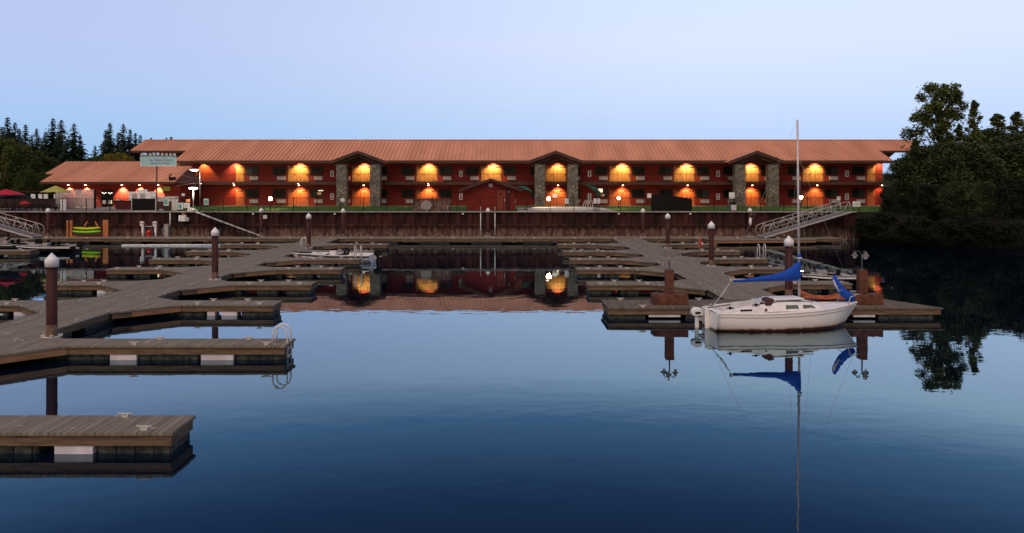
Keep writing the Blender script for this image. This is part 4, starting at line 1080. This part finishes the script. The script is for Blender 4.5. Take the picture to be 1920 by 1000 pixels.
for dx in (-.25,0,.25): MB().tube([(dx-.3,0,0),(dx-.2,0,.5),(dx,0,.85),(dx+.2,0,.8),(dx+.28,0,.4),(dx+.28,0,0)],.03,6).build('rail','white',t2)
def parasol(label,loc,mt,h=2.4,r=1.4,tilt=0,drop=.55,rz=0,n=8,grp='parasols by the river wall'):
    t = thing('parasol',label,'parasol',loc,rz,grp)
    MB().tube([(0,0,0),(0,0,h)],.025,8).build('pole','black',t)
    MB().lathe([(.25,0),(.25,.06),(.05,.12)],n=14).build('base','black',t)
    c = MB(); vs=[(0,0,h+.02)]
    for k in range(n*2):
        a = pi*k/n; rr_ = r*(1 if k%2==0 else .93); vs.append((rr_*cos(a),rr_*sin(a),h-drop+(0 if k%2==0 else .04)))
    c.add(vs+[(x,y,z-.03) for x,y,z in vs],[(0,1+k,1+(k+1)%(n*2)) for k in range(n*2)]+[(n*2+1,n*2+2+(k+1)%(n*2),n*2+2+k) for k in range(n*2)]+[(1+k,n*2+2+k,n*2+2+(k+1)%(n*2),1+(k+1)%(n*2)) for k in range(n*2)])
    o = c.build('canopy',mt,t); o.rotation_euler = (0,tilt,0); o.location.x = -sin(tilt)*h; o.location.z = h*(1-cos(tilt))
    return t
parasol('dark green parasol tilted beside the pool ladder',(PX(1117,84),84,G),'green',2.6,1.2,R(32),.35)
parasol('dark green parasol half hidden between the shed and a stone column',(PX(985,86),86,G),'green',2.7,1.0,R(18),.35)
parasol('red folded parasol over the picnic tables at the picture edge',(PX(12,84),84,G),'redp',2.35,1.9,0,.6)
parasol('small drooping red parasol low among the picnic tables',(PX(46,83),83,G),'redp',1.1,.62,0,.35)
parasol('yellow-green parasol beside the pale lattice screen',(PX(104,88),88,G),'olive',2.75,1.6,0,.75)
parasol('black closed parasol behind the red one at the picture edge',(PX(24,87),87,G),'black',2.1,2.1,0,.8)

def signboard(label,px0,px1,py0,py1,Y,mt,legs=True,ins=None,lines=0,lit=False,name='sign_board',grp='sign boards along the wall'):
    x0,x1 = PX(px0,Y),PX(px1,Y); z0,z1 = PZ(py1,Y),PZ(py0,Y)
    t = thing(name,label,'sign',((x0+x1)/2,Y,G if legs else z0),0,grp if grp else None); w=(x1-x0)/2; b0 = z0-(G if legs else z0); b1 = z1-(G if legs else z0)
    MB().box(-w,w,-.03,.03,b0,b1).build('panel',mt,t,bevel=.01)
    if ins: MB().box(-w*.72,w*.72,-.036,-.031,b0+(b1-b0)*.16,b0+(b1-b0)*.84).build('inset',ins,t)
    for k in range(lines):
        z = b0+(b1-b0)*(.25+.5*k/max(1,lines-1)); MB().box(-w*.6,w*.6,-.042,-.037,z-.015,z+.015).build('text_line','grey',t)
    if legs and b0 > .15:
        for s in (-1,1): MB().box(s*w*.7-.03,s*w*.7+.03,-.02,.03,-.03,b0).build('leg','black',t)
    return t
signboard('teal sign with pale lower edge beside the black framed board',307,316,372,386,81,'white',True,'teal')
signboard('tall pale slatted board between two teal signs',322,332.5,374,395,80.6,'offwhite',True,None,0)
signboard('white sign with a teal square on the fence',333.5,342.5,381,393,80.3,'white',True,'teal')
signboard('wide white notice with grey lines below the orange sign',344,356,381,390,80.2,'white',True,None,3)
signboard('orange sign above the white notice',349,356,374,379,81,'wood',True,None,0)
signboard('small white tilted notice beside the street lamp base',352,359,390,398,80,'white',True,None,2)
signboard('small white square sign on the dark link wall',340.5,346.5,363,368,90,'white',True,None,1)
signboard('pale blue striped board on the lawn beside the gangway head',382,391,373,384.5,92,'white',True,'teal')
signboard('tall blank white board standing at the terrace edge',113,124,374,396,80.4,'white',True,None,0)
signboard('small white sign before the first stone column',637,646,372,379,96,'white',True,None,1)
signboard('small white sign between floodlight and column at the pool',1036,1045,364,371,88,'white',True,None,1)
signboard('tall white sign by the stone column at the pool',1059,1066,372.5,382,84,'white',True,'offwhite')
signboard('white square pool sign beside the pool ladder',1113,1125,372.5,382,82,'white',True,None,2)
signboard('white sign on the motel wall beside the dark screen',1213.5,1221,363,372,96,'white',True,None,2)
signboard('tall white sign above the grill',1367,1377.5,361,373,81.5,'white',True,None,0)
signboard('small white sign at the head of the wide gangway',1569,1576,369,376,84,'white',True,None,0)
signboard('two-part white sign beyond the wide gangway head',1599,1613,378,388,80,'white',True,'offwhite')
t = thing('grill','white gas grill cart standing on the wall edge','grill',(PX(1375,80.6),80.6,G))
MB().box(-.26,.26,-.25,.25,.08,.72).build('cart','white',t,bevel=.02)
MB().lathe([(.30,0),(.33,.10),(.26,.24),(.1,.3),(0,.31)],(-.02,0,.74),14).build('lid','black',t); MB().box(-.55,-.27,-.2,.2,.70,.75).build('side_shelf','grey',t)
for s in (-1,1): MB().tube([(s*.2,-.22,.07),(s*.2,.22,.07)],.07,10).build('wheel','black',t)

# dark screens
t = thing('mural_screen','rusty brown screen panel with pale round pattern beside the shed','screen',(PX(810,81),81,G))
w = 35*81/F; MB().box(-w,w,-.05,.05,.05,PZ(373,81)-G).build('panel','sheet',t)
dsk = MB(); c0 = (PX(799.5,81)-PX(810,81),PZ(385,81)-G)
for k in range(170):
    r_ = .55*math.sqrt((k+.5)/170); a = k*2.39996; dsk.cb((c0[0]+r_*cos(a),-.055,c0[1]+r_*sin(a)),(.05,.006,.055),ry=a)
dsk.build('round_pattern','offwhite',t)
for x in (.9,1.15,1.4,1.65): MB().cb((x,-.055,1.05+random.uniform(-.1,.1)),(.12,.006,.08)).build('cutout','fascia',t)
for x in (-w,0,w): MB().box(x-.05,x+.05,.052,.12,-.02,1.6).build('screen_post','black',t)
t = thing('privacy_screen','tall black fabric screen with sloping top before the lit lower doors','screen',(PX(1222,82),82,G))
w = 75*82/F; za = PZ(364,82)-G; zb_ = PZ(373,82)-G
MB().add([(0,0,0),(w,0,0),(w,0,zb_),(w*.5,0,(za+zb_)/2+.08),(0,0,za)]+[(0,.08,0),(w,.08,0),(w,.08,zb_),(w*.5,.08,(za+zb_)/2+.08),(0,.08,za)],[(0,1,2,3,4),(9,8,7,6,5)]+[(i,5+i,5+(i+1)%5,(i+1)%5) for i in range(5)]).build('panel','black',t)
for x in (0,w/2,w): MB().box(x-.04,x+.04,.09,.16,-.02,zb_).build('screen_post','black',t)

# ------------------------------------------------------------------ terrace furniture
t = thing('lattice_screen','pale lattice screen of three panels before the lobby wall','screen',(PX(105,90),90,G))
for k in range(3):
    x = k*1.52; w = 1.48; b = MB(); zt = PZ(357,90)-G
    for s in range(15): b.box(x+s*w/15+.01,x+s*w/15+.075,-.02,.02,.12,zt)
    b.box(x,x+w,-.03,.03,zt,zt+.06).box(x,x+w,-.03,.03,.06,.12).box(x,x+.05,-.03,.03,0,zt).box(x+w-.05,x+w,-.03,.03,0,zt)
    b.build('screen_panel','offwhite',t)
MB().box(4.6,4.8,-.1,.1,0,2.15).build('screen_post','black',t)
def ptable(label,loc,rz=0):
    t = thing('picnic_table',label,'picnic table',loc,rz,'picnic tables on the terrace')
    MB().box(-.9,.9,-.38,.38,.72,.76).build('tabletop','black',t)
    for s in (-1,1): MB().box(-.9,.9,s*.72-.13,s*.72+.13,.43,.47).build('bench','black',t)
    for s in (-.65,.65):
        for q in (-1,1): MB().cb((s,q*.42,.36),(.06,.07,.80),rx=q*R(25)).build('leg','black',t)
        MB().box(s-.03,s+.03,-.74,.74,.36,.42).build('stretcher','black',t)
    return t
pt = ptable('black picnic table by the tall white board',(PX(98,81.3),81.3,G))
dup(pt,(PX(66,81.8),81.8,G),.1,'black picnic table next to the small red parasol')
dup(pt,(PX(20,82.5),82.5,G),-.1,'black picnic table under the wide red parasol')
dup(pt,(PX(75,86.5),86.5,G),.0,'black picnic table behind, in front of the white notices')
t = thing('terrace_fence','dark board fence carrying a row of white notices','fence',(PX(-20,90),90.5,G))
MB().box(0,8.0,0,.08,0,1.15).build('boards','dark',t)
for k in range(6): MB().box(k*1.6-.04,k*1.6+.04,-.05,-.003,0,2.1).build('fence_post','dark',t)
MB().box(0,8,-.04,-.005,2.0,2.1).build('rail','dark',t)
for px,w in ((58,.28),(71.5,.24),(82,.26),(101,.24)): MB().box(-w,w,-.12,-.06,1.15,1.72).build('notice','white',t,(PX(px,90)-PX(-20,90),0,0),bevel=.02)
t = thing('bar_counter','dark red serving counter with slanted side before the lobby doors','counter',(PX(232,86),86,G))
MB().add([(-.85,0,0),(.95,0,0),(.95,0,.98),(-1.2,0,.98),(-.85,1,0),(.95,1,0),(.95,1,.98),(-1.2,1,.98)],[(0,1,2,3),(7,6,5,4),(0,4,5,1),(1,5,6,2),(2,6,7,3),(3,7,4,0)]).build('body','redd',t)
MB().box(-1.25,1.0,-.06,1.05,.985,1.04).build('counter_top','dark',t)
MB().box(-.95,-.55,.1,.4,1.045,1.2).build('napkin_box','offwhite',t)
t = thing('bar_kiosk','white framed kiosk with two grey shutters on the terrace','kiosk',(PX(262,88),88,G))
zt = PZ(360,88)-G; MB().box(-1.3,1.3,0,1.4,0,zt).box(-.35,.4,.1,1.0,zt,zt+.28).build('body','white',t,bevel=.02)
for x in (-.6,.35): MB().box(x-.28,x+.28,-.03,-.004,zt-1.05,zt-.2).build('shutter','grey',t)
MB().box(1.32,4.1,.1,1.0,0,PZ(369,88)-G).build('side_counter','offwhite',t,bevel=.02)
t = thing('framed_board','large black board in a white frame on the wall edge','board',(PX(270,80.4),80.4,G))
w=22*80.4/F; h=PZ(373,80.4)-G
MB().box(-w,w,-.03,.03,.08,h).build('panel','black',t); MB().box(-w-.07,-w,-.05,.05,0,h).box(w-.02,w+.03,-.05,.05,0,h).box(-w-.07,w+.03,-.055,.05,0,.09).build('frame','white',t)
tag(MB().box(0,2.6,0,.8,0,.95).box(0,2.6,-.03,.83,.95,1.0).build('hot_tub_screen','maroon',loc=(PX(294,83),83,G)),'dark maroon low cabinet behind the teal sign','cabinet')
# rocks and shrubs at the gangway head
for k,(px,Y,s) in enumerate(((363,80.6,.45),(302,80.3,.3),(327,80.3,.35))):
    b = MB(); pts=[]
    bmx = bmesh.new(); bmesh.ops.create_icosphere(bmx,subdivisions=2,radius=s)
    for v in bmx.verts: v.co *= random.uniform(.8,1.15); v.co.z *= .6
    me = bpy.data.meshes.new('rock'); bmx.to_mesh(me); bmx.free(); me.materials.append(M['concrete'])
    tag(obj('rock',me,None,(PX(px,Y),Y,G+.1)),['grey boulder at the head of the narrow gangway','small grey boulder below the black framed board','small grey boulder below the tall slatted board'][k],'rock','boulders on the wall edge')

# pole sign
t = thing('pole_sign','teal banner sign reading the Vista Court on a brown pole','sign',(PX(294,84),84,G))
MB().tube([(0,0,0),(0,0,PZ(310,84)-G)],.075,10).build('pole','fasciab',t)
zb0,zb1 = PZ(311,84)-G,PZ(293.5,84)-G; x0,x1 = PX(264,84)-PX(294,84),PX(330,84)-PX(294,84)
p = MB().box(x0,x1,-.06,.06,zb0,zb1,0).build('banner','teal_banner' if 'teal_banner' in M else 'teal',t)
MB().box(x0-.03,x1+.03,-.07,.07,zb0-.06,zb0).box(x0-.04,x0,-.07,.07,zb0,zb1).box(x1,x1+.04,-.07,.07,zb0,zb1).build('frame','white',t)
M['tealb'] = mat('teal_banner',(.30,.58,.56),.6,(.42,.60,.68),1.2)
p.data.materials[0] = M['tealb']
M['purple'] = mat('purple_ink',(.20,.03,.14),.6); M['ink'] = mat('grey_ink',(.06,.08,.09),.6)
for w_,x_ in (('the',-.62),('Vista',.1),('Court',1.15)): text(w_,.42 if w_ != 'the' else .3,'purple',t,(x_,-.066,zb0+.62),shear=.35)
for w_,x_ in (('Motel',-.35),('&',.13),('Art',.47),('Market',1.12)): text(w_,.27,'ink',t,(x_,-.066,zb0+.27))
b = MB()
for k in range(9):
    x = x0+.15+k*(x1-x0-.3)/8; b.lathe([(0,0),(.16,.05),(.17,.22),(.06,.34),(0,.34)],(x,random.uniform(-.03,.03),zb1+.0),8)
b.build('letter_cutouts','offwhite',t)

# ------------------------------------------------------------------ lamps
def street_lamp(label,px,pyh,pyb,Y,side,py_off=0):
    t = thing('street_lamp',label,'street lamp',(PX(px,Y),Y,G),0,'white lit street lamps'); hz = PZ(pyh,Y)-G
    MB().tube([(0,0,0),(0,0,hz)],.06,8).build('pole','grey',t)
    MB().lathe([(0,.14),(.22,.13),(.42,.04),(.48,-.02)],(side,0,hz),16).build('lamp_cap','grey',t)
    MB().lathe([(.46,-.025),(.42,-.13),(.2,-.2),(0,-.21)],(side,0,hz),16).build('lamp_glass','shade_lit',t)
    MB().tube([(0,0,hz),(side,0,hz+.03)],.04,6).build('arm','grey',t)
    point(t,(side,-.1,hz-.55),260,(1,.9,.7),.2)
street_lamp('taller lit street lamp level with the upper gallery',375,318,0,92,-.7)
street_lamp('shorter lit street lamp above the narrow gangway head',362.5,352,0,80.5,0)
def flood(label,px,py,Y,pw,r=.26):
    t = thing('floodlight',label,'floodlight',(PX(px,Y),Y,G),0,'bright floodlights on the lawn'); hz = PZ(py,Y)-G; r *= .85
    MB().tube([(0,0,0),(0,0,hz-.2)],.04,8).build('pole','black',t)
    MB().lathe([(.09,-.22),(.12,-.16),(.10,-.12)],(0,0,hz),10).build('socket','black',t)
    MB().lathe([(.05,-r),(r*.72,-r*.7),(r,0),(r*.72,r*.7),(0,r)],(0,0,hz),16).build('globe','bulb',t)
    point(t,(0,0,hz),pw,(1,.72,.4),r+.02)
flood('bright globe floodlight on the lawn before the first windows',507,373,88,1100)
flood('bright globe floodlight beside the pool between stone columns',1029,373,84,1100)
flood('bright globe floodlight between the tilted parasol and lit doors',1160,372,90,800,.21)
flood('bright globe floodlight just behind the sailboat mast',1502,370.5,88,800,.23)

# overhead wires
t = thing('overhead_wire','thin wires sagging from the street lamp toward the lower gallery','wire',(0,0,0))
MB().tube([(PX(330,85),85,PZ(326,85)),(PX(375,90),90,PZ(337,90)),(PX(440,100),100,PZ(342,100))],.015,4).tube([(PX(330,85),85,PZ(349,85)),(PX(375,95),95,PZ(342,95))],.015,4).build('wire','grey',t)

# ------------------------------------------------------------------ trees
def leafquad(b,c,s,rnd):
    a = rnd.uniform(0,2*pi); e = rnd.uniform(-1.2,1.2); u = Vector((cos(a),sin(a),rnd.uniform(-.5,.5))).normalized()
    w = Vector((-sin(a)*cos(e),cos(a)*cos(e),sin(e))); 
    b.v += [tuple(c-u*s), tuple(c+w*s*.55), tuple(c+u*s), tuple(c-w*s*.55)]; o = len(b.v)-4
    b.f.append((o,o+1,o+2,o+3)); b.m.append(0); b.sm.append(False)
def broad_mesh(seed,h,r,n,ls,base=.25,pts=None,spread=1,clumps=26,fill=.35):
    rnd = random.Random(seed); b = MB(); tr = MB()
    tr.tube([(0,0,-.3),(rnd.uniform(-.1,.1)*h*.2,0,h*.35),(rnd.uniform(-.1,.1)*h*.3,0,h*.75)],[h*.022,h*.015,h*.006],8)
    cl = []
    for k in range(clumps):
        t_ = rnd.random()**.8; z = h*(base+(1-base)*t_); env = r*math.sqrt(max(.04,1-((t_-.38)/.68)**2)) if pts is None else r*pts(t_)
        a = rnd.uniform(0,2*pi); q = env*math.sqrt(rnd.random())*.85*spread
        cr = rnd.uniform(.16,.34)*r*(1-.45*t_)
        c = Vector((q*cos(a),q*sin(a),min(z,h-cr*.6))); cl.append((c,cr))
        tr.tube([(0,0,max(.2,c.z-q*1.0-.5)),tuple(c*.6+Vector((0,0,c.z*.32))),tuple(c)],[h*.008,h*.004,h*.002],5)
    tot = sum(cr**2 for _,cr in cl)
    for i in range(int(n*fill)):
        t_ = rnd.random(); env = r*math.sqrt(max(.04,1-((t_-.38)/.68)**2)) if pts is None else r*pts(t_)
        a = rnd.uniform(0,2*pi); q = env*math.sqrt(rnd.random())*(.86+.16*sin(a*3+t_*9+seed))
        leafquad(b,Vector((q*cos(a),q*sin(a),h*(base*.6+(1-base*.6)*t_)+rnd.uniform(-.3,.1))),ls*rnd.uniform(.6,1.3),rnd)
    for c,cr in cl:
        for i in range(int(n*(1-fill)*cr*cr/tot)):
            d = Vector((rnd.gauss(0,1),rnd.gauss(0,1),rnd.gauss(0,1))).normalized()*cr*(rnd.random()**.35)*rnd.uniform(.8,1.15)
            d.z *= .85; leafquad(b,c+d,ls*rnd.uniform(.6,1.3),rnd)
    return b,tr
def conifer_mesh(seed,h,r,n=70,ls=.34):
    rnd = random.Random(seed); b = MB(); tr = MB(); tr.tube([(0,0,-.3),(0,0,h*.98)],[h*.016,.02],7)
    lv = int(h*2.6)
    for k in range(lv):
        t_ = k/lv; z = h*(.10+.90*t_); rad = r*1.35*(1-t_)**.8*rnd.uniform(.65,1.15)+.04; lsz = ls*min(1,.28+1.1*(1-t_))
        for j in range(rnd.randint(6,9)):
            a = rnd.uniform(0,2*pi); ln = rad*rnd.uniform(.6,1.1); tipz = -ln*rnd.uniform(.25,.5)
            m = max(2,int(ln/.24))
            for i in range(m):
                u = (i+.5)/m; c = Vector((cos(a)*ln*u,sin(a)*ln*u,z+tipz*u*u+rnd.uniform(-.1,.1)))
                for q in range(3): leafquad(b,c+Vector((rnd.uniform(-.15,.15),rnd.uniform(-.15,.15),rnd.uniform(-.12,.05))),lsz*(1.15-.5*u)*rnd.uniform(.7,1.2),rnd)
    for q in range(6): leafquad(b,Vector((0,0,h*(.96+.008*q))),.09,rnd)
    return b,tr
def place(name,label,cat,crown,trunk,loc,rz=0,scale=(1,1,1),group=None):
    t = thing(name,label,cat,loc,rz,group); obj('crown',crown,t); obj('trunk',trunk,t)
    t.scale = scale; return t
cm = []
for k in range(4):
    b,tr = conifer_mesh(40+k,14,[2.5,2.1,2.9,2.3][k],ls=.42); cm.append((b.mesh('crown','conif2' if k == 3 else 'conif'),tr.mesh('trunk','trunk')))
CON = [ # px, top py, Y, variant
 (14,218,150,0),(28,228,142,2),(-8,222,138,1),(48,232,152,1),(69,240,150,3),(99,220,140,2),(85,246,146,0),(115,223,146,3),(139,230,138,2),(150,252,150,1),
 (178,272,160,2),(206,229,140,1),(198,243,150,3),(231,231,146,3),(222,247,152,0),(244,241,148,1),(254,248,150,1),(263,252,156,0),(283,257,170,3),(312,257,180,1),(321,255,182,0),
 (36,240,132,2),(60,252,130,2),(124,262,130,0),(3,236,126,2),(17,244,124,0),(80,262,128,2),(110,250,134,2)]
names = {0:'dark conifer',1:'narrow dark conifer',2:'broad dark conifer',3:'sparse grey-green conifer'}
wh = ['with its tip tallest at the far wooded slope','in the wooded slope beside the tallest one','cut by the picture edge on the slope','behind a gap in the slope trees','lower between slope and tall pair','the tallest of the trio over the lobby roof end','just before the tallest of the trio','in the middle of the tall trio','closing the tall trio beside the open sky','leaning out at the trio shoulder','alone and small in the sky gap beside the trio','the tall dark spire behind the lobby roof','beside the dark spire in the sky gap','the tall pale one above the lobby ridge','filling between spire and pale tree','stepping down toward the motel roof','second step down toward the motel roof','last step before the motel roof corner','peeping over the motel roof corner','tip seen over the motel ridge','smaller tip seen over the motel ridge','in front of the slope, half height','dark base tree before the slope','below the tall trio','at the picture edge, lower down','on the slope, in front of the tallest tip','filling the dip between slope and tall trio','behind the tall trio, low and full']
for k,(px,py,Y,v) in enumerate(CON):
    h = PZ(py,Y)-G; s = h/14; wv = .95 if v != 2 else .9
    place('conifer_tree',f'{names[v]} {wh[k]}','conifer tree',cm[v][0],cm[v][1],(PX(px,Y),Y,G),k*1.7,(s*1.35,s*1.35,s),'conifers behind the lobby building')
BM_ = []
for k in range(4):
    b,tr = broad_mesh(70+k,10,4.4,22000,.17,base=.06,clumps=46,fill=.45); BM_.append((b,tr))
def bmesh_m(k,m): return BM_[k][0].mesh('crown',m),BM_[k][1].mesh('trunk','trunk')
bo = [bmesh_m(k,'broad') for k in range(3)]; wi = [bmesh_m(k,'willow') for k in range(4)]; w2 = [bmesh_m(k,'willow_top') for k in range(4)]; au = bmesh_m(3,'autumn')
LB = [(10,262,112,0,'olive leafy tree lowest at the picture edge behind the parasols'),(38,272,108,1,'olive leafy tree behind the row of white notices'),(66,284,112,2,'olive leafy tree beside the lobby roof corner'),(-25,250,116,2,'olive leafy tree cut by the picture edge'),
      (96,296,120,0,'dull green tree just over the lobby roof end'),(52,318,102,1,'small olive tree under the lobby roof corner'),(88,322,106,0,'small leafy tree tucked behind the lobby wall')]
for px,py,Y,v,l in LB:
    h = PZ(py,Y)-G; s = h/10; place('leafy_tree',l,'leafy tree',bo[v][0],bo[v][1],(PX(px,Y),Y,G),px,(s*.85,s*.85,s),'leafy trees at the terrace end')
for k,(px,py,Y) in enumerate(((205,289,125),(226,287,128),(240,293,124),(172,296,130),(187,294,122))):
    h = PZ(py,Y)-G; s = h/10; m_ = au if k < 3 else bo[k-3]
    place('small_tree',['yellowing tree under the dark spire over the lobby ridge','yellowing tree under the pale conifer','yellowing tree beside the banner sign','green tree in the sky gap behind the lobby','rounded green tree beside the yellowing ones'][k],'small tree',m_[0],m_[1],(PX(px,Y),Y,G),k*2.,(s*.55,s*.55,s),'small trees over the lobby ridge')
# right: cottonwoods and willows on the bank
def cw(seed,h,r,n,env,clumps): 
    b,tr = broad_mesh(seed,h,r,n,.165,base=.18,pts=env,clumps=clumps,fill=.16); return b.mesh('crown','cotton'),tr.mesh('trunk','trunk')
c1 = cw(11,14.5,3.9,26000,lambda t_: (.55+.6*sin(pi*min(1,t_*1.05))) if t_ < .8 else .62,75)
Y = 86; place('cottonwood_tree','tall cottonwood with broken crown, the highest tree of the bank','cottonwood tree',c1[0],c1[1],(PX(1762,Y),Y,G),.4,(.95,.95,(PZ(160,Y)-G)/14.4),'cottonwoods on the bank')
c2 = cw(12,12.5,2.1,12000,lambda t_: 1.25*(1-t_)**.8+.12,50)
Y = 84; place('cottonwood_tree','narrow cottonwood spire beside the highest tree','cottonwood tree',c2[0],c2[1],(PX(1826,Y),Y,G),1.4,(.8,.8,(PZ(190,Y)-G)/12.4),'cottonwoods on the bank')
Y = 118; place('cottonwood_tree','pale cottonwood top farther back behind the willows','cottonwood tree',c2[0],c2[1],(PX(1872,Y),Y,G),2.4,(1.7,1.7,(PZ(215,Y)-G)/12.4),'cottonwoods on the bank')
Y = 122; place('cottonwood_tree','pale cottonwood top cut by the picture edge','cottonwood tree',c2[0],c2[1],(PX(1908,Y),Y,G),3.9,(1.6,1.6,(PZ(212,Y)-G)/12.4),'cottonwoods on the bank')
for px,py,Y,l,k in ((1800,236,87,'short cottonwood spire between the highest tree and the narrow spire',.8),(1848,256,92,'low cottonwood tip between narrow spire and far crowns',.9),(1716,262,86,'low cottonwood tip over the motel roof end',.8),(1778,250,84,'cottonwood shoulder under the highest crown',.9)):
    place('cottonwood_tree',l,'cottonwood tree',c2[0],c2[1],(PX(px,Y),Y,G),px*.7,(k,k,(PZ(py,Y)-G)/12.4),'cottonwoods on the bank')
WI = [(1702,292,84,0,1.15),(1735,268,82,1,1.0),(1775,262,80,2,1.0),(1822,262,80,3,1.05),(1862,270,82,0,1.1),(1905,262,84,1,1.1),(1945,255,80,2,1.1),(1850,240,100,2,1.0),(1900,245,104,1,1.1),
      (1668,345,79.5,3,.95),(1695,360,76.5,0,1.2),(1740,340,73.5,1,1.1),(1790,335,71.5,2,1.1),(1845,335,69.5,3,1.1),(1900,330,67.5,0,1.1),(1955,330,66,1,1.1),
      (1720,400,72.5,2,1.7),(1780,405,70,3,1.8),(1840,410,68,0,1.8),(1905,410,66,1,1.8),(1660,392,77,1,1.6),(1632,400,77,0,1.9),(1690,420,73.6,2,2.2),(1655,430,75.2,3,1.9)]
wl = ['pale-edged willow at the motel roof end','willow behind the roof end, under the highest cottonwood','willow filling below the highest cottonwood','willow below the narrow cottonwood spire','willow between the spire and far cottonwoods','willow under the edge cottonwood','willow mostly beyond the picture edge','far willow joining the two pale cottonwoods','far willow under the edge cottonwood',
      'low willow covering the last lit door','drooping willow in front of the motel end','drooping willow over the bank, fourth out from the motel','round willow on the bank below the spire','round willow on the bank, toward the open water','willow on the bank at the picture edge','willow on the bank outside the picture edge',
      'low willow bush leaning over the water near the gangway','low willow bush over dark water below the spire','low willow bush over dark water, second from the edge','low willow bush at the water by the picture edge','low bush at the wall end behind the gangway head','low bush covering the very end of the rusty wall','low bush at the waterline between wall end and dark water','small bush at the waterline under the wide gangway head']
for k,(px,py,Y,v,ws) in enumerate(WI):
    h = PZ(py,Y)-(G if py < 380 else .6); z0 = G if py < 380 else .6
    if py >= 380: h = PZ(py,Y)-z0
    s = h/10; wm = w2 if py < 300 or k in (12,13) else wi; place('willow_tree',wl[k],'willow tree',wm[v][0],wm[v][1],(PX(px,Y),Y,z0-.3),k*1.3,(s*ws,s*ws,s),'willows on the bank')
